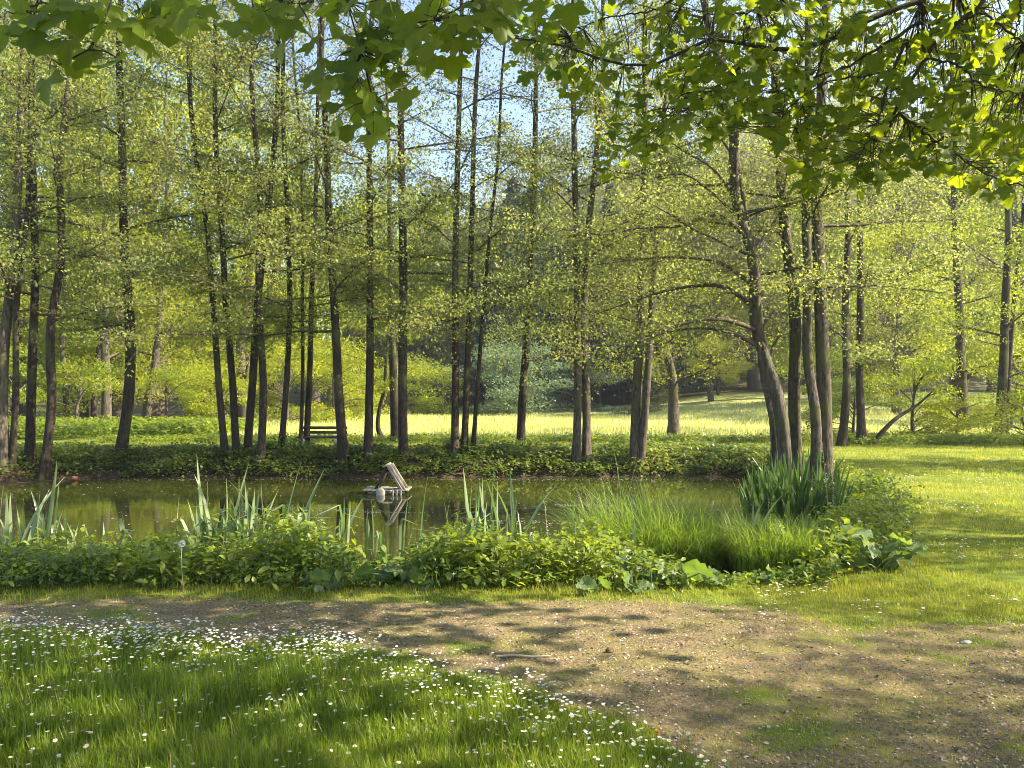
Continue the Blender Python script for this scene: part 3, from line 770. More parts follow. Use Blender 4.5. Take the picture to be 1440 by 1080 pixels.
def pxw(px, D): return (px - 720) / F * D
BG = 'leafy trees filling the view behind the pond'
bgt = [
 ('tall1', 'yellow', -60, 42, 1.0, 'broad yellow green tree beyond the far left edge'),
 ('tall2', 'lime', 30, 46, 1.05, 'lime green broad tree behind the four close trunks at left'),
 ('tall1', 'yellow', 110, 50, 1.05, 'yellow green broad tree behind the orange barked trunk'),
 ('big2', 'yellow', 165, 41, 1.0, 'lower sunlit tree in front of the tall ones behind the curved alder'),
 ('tall2', 'yellow', 215, 47, 1.1, 'bright yellow broad tree behind the slanting pale trunk'),
 ('tall1', 'lime', 290, 54, 1.1, 'tall lime tree behind the left leaning pair'),
 ('big2', 'yellow', 345, 48, 1.0, 'sunlit lower tree between the left leaning pair and the straight dark alder'),
 ('tall2', 'yellow', 385, 62, 1.1, 'tall yellow green tree behind the straight dark alder left of the bench'),
 ('big1', 'lime', 440, 66, 1.15, 'saturated green tree on the meadow edge behind the bench'),
 ('big2', 'yellow', 510, 70, 1.25, 'golden green tree on the meadow edge right of the bench'),
 ('big1', 'lime', 580, 74, 1.2, 'fresh green tree on the meadow edge behind the duck raft'),
 ('big2', 'yellow', 625, 72, 0.85, 'low golden tree on the meadow edge left of the willows'),
 ('tall2', 'wood_far', 610, 92, 1.05, 'tall dull tree on the slope behind the duck raft'),
 ('tall1', 'wood_far', 720, 100, 1.05, 'tall dull tree high on the slope above the willows'),
 ('tall2', 'wood_far', 1130, 78, 1.1, 'tall dull tree high on the slope behind the thickest trunk'),
 ('tall1', 'wood_far', 1400, 70, 1.1, 'tall dull tree high on the slope behind the shaggy footed tree'),
 ('big2', 'wood_far', 680, 84, 1.25, 'dull olive tree behind the three stems in the middle'),
 ('big1', 'wood_far', 770, 90, 1.3, 'olive tree high on the slope behind the alder with flared foot'),
 ('big2', 'wood_far', 860, 88, 1.3, 'dull olive tree on the slope above the dark conifers'),
 ('big1', 'wood_far', 945, 84, 1.35, 'tall olive tree on the slope behind the crossing pair'),
 ('big1', 'yellow', 1000, 66, 0.62, 'rounded yellow green tree behind the orchard tree in the meadow'),
 ('tall2', 'wood_far', 1060, 72, 1.05, 'olive tree on the slope behind the leaning alder'),
 ('big1', 'lime', 1165, 58, 0.9, 'green tree on the slope behind the thickest trunk'),
 ('tall1', 'wood_far', 1230, 64, 1.0, 'tall olive tree high behind the dark pair'),
 ('big2', 'yellow', 1262, 46, 0.75, 'yellow green tree behind the gap right of the dark pair'),
 ('tall2', 'wood_far', 1345, 56, 0.95, 'olive tree behind the straight dark trunk at right'),
 ('tall1', 'lime', 1440, 50, 0.95, 'green tree behind the right edge of the lawn'),
 ('big2', 'wood_far', 1530, 40, 0.9, 'olive tree just beyond the right edge of the lawn'),
]
for i, (k_, m_, px, D_, s_, lab) in enumerate(bgt):
    plant_copy(k_, m_, lab, 'tree', 'broadleaf_tree', pxw(px, D_), D_, s_, 1.0, i * 1.7, BG)

# thin air haze
hb = bpy.data.meshes.new('haze'); bm = bmesh.new(); bmesh.ops.create_cube(bm, size=1)
for v_ in bm.verts: v_.co = Vector((v_.co.x * 880, 208 + v_.co.y * 460, 44 + v_.co.z * 96))
bm.to_mesh(hb); bm.free()
hm, hnt, hout = new_mat('haze_air'); hv = N(hnt, 'ShaderNodeVolumePrincipled')
hv.inputs['Color'].default_value = (0.80, 0.88, 1.0, 1); hv.inputs['Density'].default_value = 0.0006; hv.inputs['Anisotropy'].default_value = 0.3
hnt.links.new(hv.outputs[0], hout.inputs['Volume'])
link('haze', hb, hm, kind='stuff')

# shrubs
shr = [
 ('bush', 'blue', 745, 62, 2.3, 0.75, 'blue green rounded willow bush on the far side of the meadow', 'bush'),
 ('bush', 'blue', 685, 64, 1.8, 0.9, 'taller pale willow bush left of the rounded one across the meadow', 'bush'),
 ('bush', 'blue', 812, 66, 1.9, 0.7, 'low shaded willow bush right of the rounded one across the meadow', 'bush'),
 ('bush', 'lime', 620, 62, 1.7, 0.7, 'green bush left of the willows across the meadow', 'bush'),
 ('bush', 'yellow', 470, 46, 1.5, 0.9, 'wispy pale yellow bush behind the bench', 'bush'),
 ('bush', 'yellow', 405, 44, 1.4, 1.0, 'wispy yellow bush behind the bowed alder left of the bench', 'bush'),
 ('bush', 'yellow', 310, 38, 1.2, 0.8, 'low sunlit bush behind the left leaning pair', 'bush'),
 ('bush', 'lime', 235, 36, 1.1, 0.8, 'low sunlit bush behind the lone curved alder', 'bush'),
 ('bush', 'lime', 110, 35, 1.2, 0.8, 'low green bush left of the lone curved alder', 'bush'),
 ('bush', 'lime', 20, 33, 1.3, 0.9, 'leafy bush behind the trunks at the left edge', 'bush'),
 ('bush', 'yellow', 545, 61, 1.6, 0.75, 'golden bush across the meadow below the golden green tree', 'bush'),
 ('bush', 'lime', 580, 63, 1.7, 0.85, 'green bush between the golden bush and the willows', 'bush'),
 ('bush', 'yellow', 505, 58, 1.6, 0.9, 'yellow bush across the meadow behind the stout leaning alder', 'bush'),
 ('bush', 'yellow', 435, 56, 1.7, 1.0, 'tall yellow bush across the meadow behind the bench', 'bush'),
 ('bush', 'lime', 370, 54, 1.7, 1.0, 'green bush at the left end of the meadow', 'bush'),
 ('bush', 'blue', 715, 60, 1.9, 0.85, 'pale willow bush between the two others across the meadow', 'bush'),
 ('bush', 'wood_far', 900, 60, 1.6, 0.8, 'olive bush at the meadow end left of the orchard tree', 'bush'),
 ('shrub', 'yellow', 1345, 27.5, 1.15, 0.72, 'rounded yellow green bush at the back of the right lawn', 'bush'),
 ('shrub', 'lime', 1440, 24, 1.2, 0.75, 'green bush cut by the right edge of the photo', 'bush'),
 ('bush', 'lime', 1285, 28, 0.95, 1.0, 'airy tall bush between the dark pair and the yellow bush', 'bush'),
 ('bush', 'bank', 1200, 27, 0.8, 0.8, 'dark green bush behind the dark pair of trunks', 'bush'),
 ('bush', 'yellow', 1420, 38, 1.3, 1.0, 'pale sunlit bush behind the shaggy footed tree', 'bush'),
 ('bush', 'lime', 1150, 44, 1.3, 0.9, 'green bush seen between the trunks behind the irises', 'bush'),
]
for i, (k_, m_, px, D_, s_, sz_, lab, cat) in enumerate(shr):
    plant_copy(k_, m_, lab, cat, 'bush', pxw(px, D_), D_, s_, sz_, i * 2.1, 'bushes round the pond and meadow')

# slanting dead stem beside the dark pair on the right
a = Acc(); P = np.array([(0, 0, -.05), (0.35, 0, 0.42), (0.8, 0, 0.85), (1.5, .1, 1.25), (2.0, .1, 1.7)])
tubes(a, resample(P, 14)[None], np.linspace(0.10, 0.02, 14)[None], 8, rough=0.2)
g = ground_at(1227, 624)
thing('leaning_stem', 'dark slanting bare stem rising to the right beside the dark pair', 'branch', g, None, a.mesh('leaning_stem', True), M['bark'])

# the wooded hillside: conifers and broadleaves too far and too many to tell apart
def conifer_template(n, h, r, seed):
    rng = np.random.default_rng(seed)
    z = h * (0.12 + 0.88 * rng.random(n) ** 1.3); rr = r * (1 - z / h) * (0.45 + 0.6 * rng.random(n)) + 0.1
    a_ = rng.random(n) * 6.28
    return np.stack([rr * np.cos(a_), rr * np.sin(a_), z - 0.12 * rr], 1)
TRI_V = np.array([(0.4, 0, 0), (-0.4, 0, 0), (0, 1, 0.1)], float); TRI_F = np.array([(0, 1, 2)])
acc = Acc(); wacc = Acc()
rng = np.random.default_rng(5)
for q in range(165):
    D_ = 74 + 130 * rng.random() ** 1.2
    px = -100 + 1750 * rng.random()
    if q >= 120: D_ = 69 + 14 * rng.random(); px = 640 + 330 * rng.random()
    x = pxw(px, D_); n_ = 2100
    dense_con = (680 < px < 900 and D_ < 130) or rng.random() < 0.3
    h_ = (16 if dense_con else 17) * (0.75 + 0.55 * rng.random())
    if dense_con: P = conifer_template(n_, h_, h_ * 0.26, q)
    else:
        d = rng.normal(0, 1, (n_, 3)); d /= np.linalg.norm(d, axis=1, keepdims=True)
        P = d * np.array([h_ * .36, h_ * .36, h_ * .42]) * (0.6 + 0.45 * rng.random((n_, 1))) * (1 + 0.25 * np.sin(d[:, :1] * 7 + q)) + np.array([0, 0, h_ * 0.55])
        P[:, 2] = np.maximum(P[:, 2], 0.3)
    P = P + np.array([x, D_, hz1(x, D_)])
    scatter(acc if dense_con else wacc, TRI_V, TRI_F, P, rand_rot(n_, 0.9), (0.55 if dense_con else 0.50) * (0.7 + 0.6 * rng.random(n_)), np.clip(rng.normal(0.5 + 0.2 * math.sin(q * 3.3), 0.22, n_), 0, 1))
link('conifer_wood', acc.mesh('conifer_wood'), M['dark'], kind='stuff')
link('broadleaf_wood', wacc.mesh('broadleaf_wood'), M['wood_far'], kind='stuff')
tr = Acc(); nt_ = 260
Dt = 68 + 90 * rng.random(nt_); xt = (rng.random(nt_) * 1.4 - 0.7) * Dt
zt = height(xt, Dt)
P = np.stack([np.stack([xt, Dt, zt - .3], 1), np.stack([xt + rng.normal(0, .3, nt_), Dt, zt + 5], 1), np.stack([xt + rng.normal(0, .5, nt_), Dt, zt + 11], 1)], 1)
tubes(tr, P, np.tile([0.16, 0.12, 0.05], (nt_, 1)), 5)
link('wood_stems', tr.mesh('wood_stems'), M['bark'], kind='stuff')

# trees outside the frame on the right whose shade falls across the lawn and path
off = [('big2', 'lime', 17.5, 16.5, 0.62), ('big1', 'lime', 13.5, 7.6, 0.55), ('big2', 'lime', 19, 24.5, 0.6), ('big1', 'lime', 12.0, 3.2, 0.5)]
for i, (k_, m_, x, y, s_) in enumerate(off):
    plant_copy(k_, m_, ('green tree outside the right edge level with the near trunks', 'green tree outside the right edge level with the near bank', 'green tree outside the right edge at the back of the lawn', 'green tree outside the right edge beside the bare path')[i], 'tree', 'broadleaf_tree', x, y, s_, 1.0, i * 2.3, 'shade trees right of the lawn')
#MORE
# ------------------------------------------------------------------ undergrowth on the banks
def stems_leaves(acc, wood, P0, Hs, rng, per=26, lsize=0.055, spread=0.09, tv=OV_V, tf=OV_F):
    """leafy stems: leaves crowd towards the top of each stem"""
    n = len(P0)
    lean = rng.normal(0, 0.16, (n, 2)) * Hs[:, None]
    cnt = np.maximum(5, (per * (0.35 + Hs / 0.5)).astype(int))
    si = np.repeat(np.arange(n), cnt)
    u = 0.10 + 0.95 * rng.random(len(si)) ** 0.62
    P = P0[si].copy()
    P[:, :2] += lean[si] * u[:, None] ** 2 + rng.normal(0, 1, (len(si), 2)) * (spread * (1.15 - 0.5 * u))[:, None]
    P[:, 2] += Hs[si] * u
    yaw = rng.random(len(si)) * 6.283
    R = rotmats(yaw, rng.normal(-0.15, 0.45, len(si)), rng.normal(0, 0.35, len(si)))
    sz = lsize * (0.55 + 0.8 * rng.random(len(si)))
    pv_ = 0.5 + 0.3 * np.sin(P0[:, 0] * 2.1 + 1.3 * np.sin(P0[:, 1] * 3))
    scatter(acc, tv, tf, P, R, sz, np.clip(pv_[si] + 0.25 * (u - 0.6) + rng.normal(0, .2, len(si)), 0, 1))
    if wood is not None:
        s_ = np.linspace(0, 1, 3)[None, :, None]
        TP = P0[:, None] + np.concatenate([lean[:, None] * s_ ** 2, Hs[:, None, None] * s_ * 0.95], 2)
        tubes(wood, TP, np.tile([0.004, 0.003, 0.002], (n, 1)), 3)

rng = np.random.default_rng(21)
# near bank: height of the growth along x, read from the photo
nb_px = [-60, 0, 60, 120, 180, 240, 300, 350, 400, 440, 480, 500, 520, 560, 590, 610, 650, 700, 740, 770, 800, 840, 870, 900, 950, 1000, 1060, 1110, 1160, 1200, 1260, 1290]
nb_py = [772, 772, 768, 762, 768, 758, 762, 750, 738, 748, 768, 800, 808, 802, 772, 756, 742, 758, 768, 766, 752, 740, 748, 770, 800, 812, 806, 800, 770, 700, 690, 740]
def nb_height(x, y):
    px = 720 + x / y * F
    py = np.interp(px, nb_px, nb_py)
    return CH + (HY - py) / F * y
n = 5200
x = rng.uniform(-7.2, 3.6, n); y = bank_edge(x) + 0.05 + rng.random(n) ** 1.25 * 2.0
px_ = 720 + x / y * F
keep = (pond_sd(x, y) > -0.05) & (px_ > -80) & ((px_ < 1010) | ((px_ < 1185) & (y < bank_edge(x) + 0.65)))
x, y = x[keep], y[keep]
z = height(x, y)
Hs = nb_height(x, np.minimum(y, 7.6) * 1.0 + 0 * y) - z
Hs = np.clip(Hs, 0.05, 0.62) * (0.56 + 0.42 * rng.random(len(x))) * smooth((y - bank_edge(x)) / 0.45 + 0.35)
dens = rng.random(len(x)) < 0.62
x, y, z, Hs = x[dens], y[dens], z[dens], Hs[dens]
acc = Acc(); wd = Acc()
Hs = Hs * (1 + 0.34 * nz(x, y, 2.9, 17) + 0.12 * nz(x, y, 7.0, 18)) * np.where(rng.random(len(x)) < 0.06, 1.25, 1.0)
big = (nz(x, y, 1.3, 19) + rng.normal(0, .3, len(x))) > 0.1
P_ = np.stack([x, y, z], 1)
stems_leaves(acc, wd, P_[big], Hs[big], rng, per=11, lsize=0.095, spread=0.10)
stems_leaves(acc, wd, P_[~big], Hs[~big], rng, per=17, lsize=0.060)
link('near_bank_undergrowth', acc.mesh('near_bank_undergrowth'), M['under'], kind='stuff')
link('near_bank_stems', wd.mesh('near_bank_stems'), M['stalk'], kind='stuff')
# right bank, from the irises round to the lawn
n = 2600
t = rng.random(n)
x = 3.0 + 2.2 * t + rng.normal(0, .45, n); y = 7.3 + 5.6 * t + rng.normal(0, .6, n)
lim = (pond_sd(x, y) > 0.0) & (pond_sd(x, y) < 2.0) & ((720 + x / y * F > 1172) | (rng.random(len(x)) < 0.08))
x, y = x[lim], y[lim]; z = height(x, y)
Hs = (0.36 + 0.28 * rng.random(len(x))) * (1.2 - 0.6 * pond_sd(x, y) / 2.0) * (1 + 0.2 * nz(x, y, 2.2, 5))
acc = Acc(); wd = Acc()
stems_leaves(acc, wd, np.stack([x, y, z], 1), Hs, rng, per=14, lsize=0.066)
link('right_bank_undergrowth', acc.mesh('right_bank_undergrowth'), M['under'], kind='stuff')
link('right_bank_stems', wd.mesh('right_bank_stems'), M['stalk'], kind='stuff')
# far bank: nettles and ivy falling to the water
n = 6500
x = rng.uniform(-14, 7.2, n); y = rng.uniform(18.7, 22.5, n)
s_ = pond_sd(x, y); lim = (s_ > 0.03) & (s_ < 2.6) & (y > 16.5)
x, y = x[lim], y[lim]; z = height(x, y); s_ = s_[lim]
gap = rng.random(len(x)) < np.where(s_ < 1.3, 0.95, 0.5)
x, y, z, s_ = x[gap], y[gap], z[gap], s_[gap]
Hs = np.where(s_ < 1.3, 0.24, 0.16) * (0.7 + 0.8 * rng.random(len(x))) * (1 + 0.55 * nz(x, y, 1.6, 4)) * (1 - 0.35 * smooth((-8 - x) / 3))
acc = Acc()
stems_leaves(acc, None, np.stack([x, y, z], 1), np.clip(Hs, 0.06, 0.6), rng, per=20, lsize=0.085, spread=0.12, tv=RH_V * np.array([1.15, 1, 1]), tf=RH_F)
link('far_bank_undergrowth', acc.mesh('far_bank_undergrowth'), M['bank'], kind='stuff')
# left corner of the far bank and nettle strips at the meadow edge and the back of the lawn
acc = Acc()
for (x0, x1, y0, y1, n, h_, ls) in ((-15.5, -10.8, 17.2, 20.5, 900, 0.28, 0.085), (-14, 12, 25.6, 27.6, 2300, 0.17, 0.10), (-24, -11, 27, 34, 1600, 0.5, 0.15), (11, 19, 24.2, 27.5, 1100, 0.22, 0.10)):
    x = rng.uniform(x0, x1, n); y = rng.uniform(y0, y1, n); k_ = pond_sd(x, y) > 0.1; x, y = x[k_], y[k_]
    dn = (0.5 + 0.5 * nz(x, y, 0.8, 6)) > 0.18
    x, y = x[dn], y[dn]
    stems_leaves(acc, None, np.stack([x, y, height(x, y)], 1), h_ * (0.6 + 0.7 * rng.random(len(x))), rng, per=12, lsize=ls, spread=0.15, tv=RH_V * np.array([1.1, 1, 1]), tf=RH_F)
link('nettle_patches', acc.mesh('nettle_patches'), M['under'], kind='stuff')

# ------------------------------------------------------------------ grass
def blades(acc, x, y, h, w, rng, bend=0.5, segs=2, v=None, zoff=-0.01):
    n = len(x)
    z = height(x, y) + zoff
    az = rng.random(n) * 6.283; b = np.abs(rng.normal(0, bend, n)) * h
    dx, dy = np.cos(az), np.sin(az)
    fx, fy = -dy * w / 2, dx * w / 2
    ss = np.linspace(0, 1, segs + 1)
    rows = []
    for s in ss[:-1]:
        cx_, cy_, cz_ = x + dx * b * s * s, y + dy * b * s * s, z + h * s * (1 - 0.25 * (b / h) * s)
        ww = (1 - 0.45 * s)
        rows.append(np.stack([cx_ - fx * ww, cy_ - fy * ww, cz_], 1)); rows.append(np.stack([cx_ + fx * ww, cy_ + fy * ww, cz_], 1))
    rows.append(np.stack([x + dx * b, y + dy * b, z + h * (1 - 0.25 * b / h)], 1))
    V_ = np.stack(rows, 1); k = V_.shape[1]
    if v is None: v = rng.random(n)
    base = (np.arange(n) * k)[:, None]
    V2 = V_.reshape(-1, 3)
    o = acc.n
    acc.V.append(V2); acc.n += len(V2)
    for i in range(segs - 1):
        acc.F4.append(base + np.array([[2 * i, 2 * i + 1, 2 * i + 3, 2 * i + 2]]) + o); acc.v4.append(v); acc.m4.append(np.zeros(n, int))
    acc.F3.append(base + np.array([[k - 3, k - 2, k - 1]]) + o); acc.v3.append(v); acc.m3.append(np.zeros(n, int))

rng = np.random.default_rng(31)
acc = Acc()
n = 150000
y = 2.9 + 2.7 * rng.random(n) ** 1.15; x = (rng.random(n) * 1.5 - 0.78) * y
e = lawn_edge(x) + 0.08 * rng.normal(0, 1, n)
keep = (y < e) & (rng.random(n) < 0.82 + 0.2 * nz(x, y, 1.8, 2))
x, y = x[keep], y[keep]
edge = smooth((lawn_edge(x) - y) / 1.1)
h_ = (0.055 + 0.105 * edge) * (0.5 + 0.75 * rng.random(len(x))) * (1 + 0.3 * nz(x, y, 2.2, 7))
blades(acc, x, y, np.maximum(h_, 0.02), 0.0045 + 0.0045 * rng.random(len(x)) ** 2, rng, 0.5, 2, np.clip(0.45 + 0.2 * nz(x, y, 0.9, 8) - 0.15 * edge + rng.normal(0, .22, len(x)), 0, 1))
link('tall_lawn_grass', acc.mesh('tall_lawn_grass'), M['grass'], kind='stuff')

# straw coloured blades, and broad low weeds between the grass
acc = Acc()
k_ = rng.random(len(x)) < 0.05
blades(acc, x[k_], y[k_], h_[k_] * 1.1, 0.004 + 0 * x[k_], rng, 0.7, 2)
link('dry_lawn_blades', acc.mesh('dry_lawn_blades'), M['dry'], kind='stuff')
acc = Acc()
n = 5200
y = 3.0 + 2.3 * rng.random(n); x = (rng.random(n) * 1.5 - 0.78) * y
k_ = (y < lawn_edge(x) + 0.15) & (nz(x, y, 2.3, 51) + 0.5 * nz(x, y, 6, 52) > 0.15)
x, y = x[k_], y[k_]; n = len(x)
scatter(acc, OV_V * np.array([1.25, 1, 1]), OV_F, np.stack([x, y, height(x, y) + 0.02 + 0.045 * rng.random(n)], 1), rotmats(rng.random(n) * 6.28, rng.normal(0.4, .35, n), rng.normal(0, .3, n)), 0.018 + 0.022 * rng.random(n))
link('lawn_weeds', acc.mesh('lawn_weeds'), M['under'], kind='stuff')
# dry leaf litter and small loose stones on the path
acc = Acc(); n = 900
y = 3.0 + 3.3 * rng.random(n); x = (rng.random(n) * 1.5 - 0.76) * y
k_ = dirt_mask(x, y) > 0.35; x, y = x[k_], y[k_]; n = len(x)
scatter(acc, OV_V * np.array([1.3, 1, 2.2]), OV_F, np.stack([x, y, height(x, y) + 0.004], 1), rand_rot(n, 0.22), 0.012 + 0.022 * rng.random(n) ** 2)
link('leaf_litter', acc.mesh('leaf_litter'), M['chips'], kind='stuff')

# short grass tufts in and along the path
acc = Acc(); accd = Acc()
n = 120000
y = 3.0 + 3.6 * rng.random(n); x = (rng.random(n) * 1.5 - 0.76) * y
dm = dirt_mask(x, y)
pat = 0.5 + 0.5 * nz(x, y, 2.1, 14) + 0.35 * nz(x, y, 5.3, 15)
keep = (y > lawn_edge(x) - 0.1) & (y < bank_edge(x) + 0.1) & ((rng.random(n) < 0.9 - 1.1 * dm) | ((pat > 0.80) & (rng.random(n) < 0.6)) | (rng.random(n) < 0.10 + 0.16 * smooth((x + .3) / 1.5)))
x, y = x[keep], y[keep]
dm = dm[keep]; half = rng.random(len(x)) < 0.30 + 0.4 * dm
hh = (0.018 + 0.03 * rng.random(len(x))) * (1.3 - 0.5 * dm)
blades(acc, x[~half], y[~half], hh[~half], 0.005 + 0 * x[~half], rng, 0.8, 1)
blades(accd, x[half], y[half], hh[half] * 0.9, 0.005 + 0 * x[half], rng, 1.2, 1)
link('path_grass', acc.mesh('path_grass'), M['lawn'], kind='stuff')
link('dry_path_grass', accd.mesh('dry_path_grass'), M['dry'], kind='stuff')

# mown lawn on the right, denser close by
acc = Acc()
for (y0, y1, n, h0, w0) in ((5.2, 9, 42000, 0.045, 0.006), (9, 15, 38000, 0.05, 0.010), (15, 26, 42000, 0.06, 0.016)):
    y = rng.uniform(y0, y1, n); x = 0.3 * y + rng.random(n) * (0.72 - 0.16) * y
    keep = ((pond_sd(x, y) > 1.3) | (y < 7.2)) & (y < 26) & (dirt_mask(x, y) < rng.random(n) * 0.8) & (y > bank_edge(x) - 2.2)
    x, y = x[keep], y[keep]
    blades(acc, x, y, h0 * (0.5 + 0.8 * rng.random(len(x))) * (1 + 0.3 * nz(x, y, 1.2, 5)), w0 + 0 * x, rng, 0.6, 1, np.clip(0.5 + 0.3 * nz(x, y, 0.7, 12) + rng.normal(0, .2, len(x)), 0, 1))
# fringe of longer grass in front of the bank plants
n = 14000
x = rng.uniform(-6.2, 4.2, n); y = bank_edge(x) + rng.normal(-0.12, 0.16, n)
tuft = (0.5 + 0.5 * nz(x, y, 2.9, 3))
keep = rng.random(n) < 0.25 + 0.75 * tuft
x, y, tuft = x[keep], y[keep], tuft[keep]
blades(acc, x, y, (0.04 + 0.09 * tuft * rng.random(len(x))), 0.006 + 0 * x, rng, 0.6, 1)
link('lawn_grass', acc.mesh('lawn_grass'), M['lawn'], kind='stuff')
# long grass between the far bank and the meadow, and the meadow itself
acc = Acc(); accm = Acc()
n = 26000
x = rng.uniform(-15, 14, n); y = rng.uniform(19.6, 29, n)
keep = (pond_sd(x, y) > 0.5) & (x < 8 + (y - 19) * .3)
x, y = x[keep], y[keep]
blades(acc, x, y, 0.13 * (0.5 + 0.8 * rng.random(len(x))), 0.02 + 0 * x, rng, 0.5, 1)
link('bank_top_grass', acc.mesh('bank_top_grass'), M['lawn'], kind='stuff')
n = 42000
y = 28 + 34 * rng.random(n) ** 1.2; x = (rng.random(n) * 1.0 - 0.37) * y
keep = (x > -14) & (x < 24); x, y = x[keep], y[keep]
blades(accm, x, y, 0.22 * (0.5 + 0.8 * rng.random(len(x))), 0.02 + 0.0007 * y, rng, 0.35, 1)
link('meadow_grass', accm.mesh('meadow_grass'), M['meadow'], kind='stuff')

# chips and pebbles on the path
CV = np.array([(1, 0, 0), (-.6, .8, 0), (-.6, -.7, .05), (0, .1, .45)], float); CF = np.array([(0, 1, 3), (1, 2, 3), (2, 0, 3)])
acc = Acc()
n = 85000
y = 2.9 + 3.6 * rng.random(n) ** 1.1; x = (rng.random(n) * 1.5 - 0.76) * y
keep = (dirt_mask(x, y) * (0.75 + 0.4 * nz(x, y, 1.5, 21)) > rng.random(n) * 0.9)
x, y = x[keep], y[keep]
sz = 0.0035 + 0.012 * rng.random(len(x)) ** 4
P = np.stack([x, y, height(x, y) + 0.001], 1)
scatter(acc, CV, CF, P, rand_rot(len(x), 0.3), np.stack([sz, sz * 0.8, sz], 1))
link('path_gravel', acc.mesh('path_gravel'), M['chips'], kind='stuff')

# fallen sticks and stones that stand out on the path
def stone_mesh(seed, s):
    rg = np.random.default_rng(seed); import bmesh
    bm = bmesh.new(); bmesh.ops.create_icosphere(bm, subdivisions=2, radius=1)
    for v_ in bm.verts:
        c = v_.co; c *= 1 + 0.18 * math.sin(3 * c.x + seed) + 0.12 * math.sin(5 * c.y + 2 * seed)
        v_.co = Vector((c.x * s[0], c.y * s[1], c.z * s[2]))
    me = bpy.data.meshes.new('stone'); bm.to_mesh(me); bm.free(); return me
for px, py, s, lab in ((572, 826, (.045, .03, .025), 'small whitish stone in the grass fringe below the central bank plants'),
                       (1358, 905, (.04, .02, .012), 'pale flat stone on the bare path at right'),
                       (858, 918, (.025, .02, .02), 'dark small clod on the bare path right of centre'),
                       (596, 829, (.02, .02, .02), 'tiny white pebble right of the whitish stone')):
    g = ground_at(px, py)
    thing('stone', lab, 'stone', g + np.array([0, 0, s[2] * 0.4]), None, stone_mesh(int(px), s), M['stone'] if 'clod' not in lab else M['soil'])
a = Acc(); P = np.array([(-.16, 0, .01), (-.05, .01, .014), (.06, -.01, .012), (.17, .01, .01)])
tubes(a, P[None], np.array([[.006, .008, .007, .003]]), 6, rough=0.3)
thing('fallen_stick', 'thin pale stick lying on the path near the lawn edge', 'stick', ground_at(735, 926), None, a.mesh('fallen_stick'), M['deadstalk'])

# ------------------------------------------------------------------ daisies
def daisy_mesh(seed, h, tilt):
    rg = np.random.default_rng(seed); a = Acc()
    sx, sy = rg.normal(0, .012, 2)
    tubes(a, np.array([[(0, 0, 0), (sx * .4, sy * .4, h * .5), (sx, sy, h)]]), np.array([[.0011, .001, .0009]]), 3, 0.5, 2)
    npet = 13; c = np.array([sx, sy, h]); Rm = rotmats(np.array([rg.random() * 6]), np.array([tilt]), np.array([rg.normal(0, .2)]))[0]
    r = 0.0082 + rg.random() * 0.002; up = rg.uniform(0.0, 0.6)
    for i in range(npet):
        t_ = i / npet * 6.283; w_ = 0.20
        pts = np.array([(0.2 * r * math.cos(t_), 0.2 * r * math.sin(t_), 0), (r * .75 * math.cos(t_ - w_), r * .75 * math.sin(t_ - w_), r * .25 * up), (r * math.cos(t_), r * math.sin(t_), r * .45 * up), (r * .75 * math.cos(t_ + w_), r * .75 * math.sin(t_ + w_), r * .25 * up)])
        a.add(pts @ Rm.T + c, [(0, 1, 2, 3)], rg.random(), 0)
    k = 8; th = np.arange(k) / k * 6.283; rc = 0.0036
    ring = np.stack([rc * np.cos(th), rc * np.sin(th), 0 * th + .0003], 1); top = np.array([[0, 0, .0022]])
    a.add(np.concatenate([ring, top]) @ Rm.T + c, [(i, (i + 1) % k, k) for i in range(k)], .5, 1)
    return a.mesh('daisy')
DM = [daisy_mesh(i, 0.07 + 0.018 * i, [-.12, .1, .25, -.05, .15][i % 5]) for i in range(6)]
for me in DM:
    for mm in ('petal', 'yolk', 'stalk'): me.materials.append(M[mm])
rng = np.random.default_rng(77)
n = 70000
y = 2.95 + 2.6 * rng.random(n); x = (rng.random(n) * 1.42 - 0.70) * y
dl = lawn_edge(x) - y
clus = 0.5 + 0.5 * nz(x, y, 2.6, 31); clus2 = 0.5 + 0.5 * nz(x, y, 6.1, 32)
strip = np.exp(-((dl - 0.22) / 0.30) ** 2)
prob = 0.40 * strip * (0.3 + clus) * np.where(x < -1.0, 1.5, 0.6) + 0.42 * np.clip(clus * clus2 - 0.38, 0, 1) * smooth(dl / 0.2)
prob += 0.022 * smooth(dl / 0.3)
prob *= np.where(dl > -0.03, 1.0, np.where(dl > -0.25, 0.25, 0))
sel = rng.random(n) < prob * 0.62
x, y = x[sel], y[sel]
order = np.argsort(y)
ind = order[:300]; rest = order[300:]
zz = height(x, y)
for q, i in enumerate(ind):
    o = bpy.data.objects.new('daisy', DM[int(rng.integers(0, 6))]); COL.objects.link(o)
    o.location = (x[i], y[i], zz[i]); o.rotation_euler = (0, 0, rng.random() * 6.28)
    s = 0.85 + 0.35 * rng.random(); o.scale = (s, s, s)
    o['label'] = 'white daisy with a yellow centre standing in the long lawn grass'; o['category'] = 'daisy'; o['group'] = 'daisies in the foreground lawn'
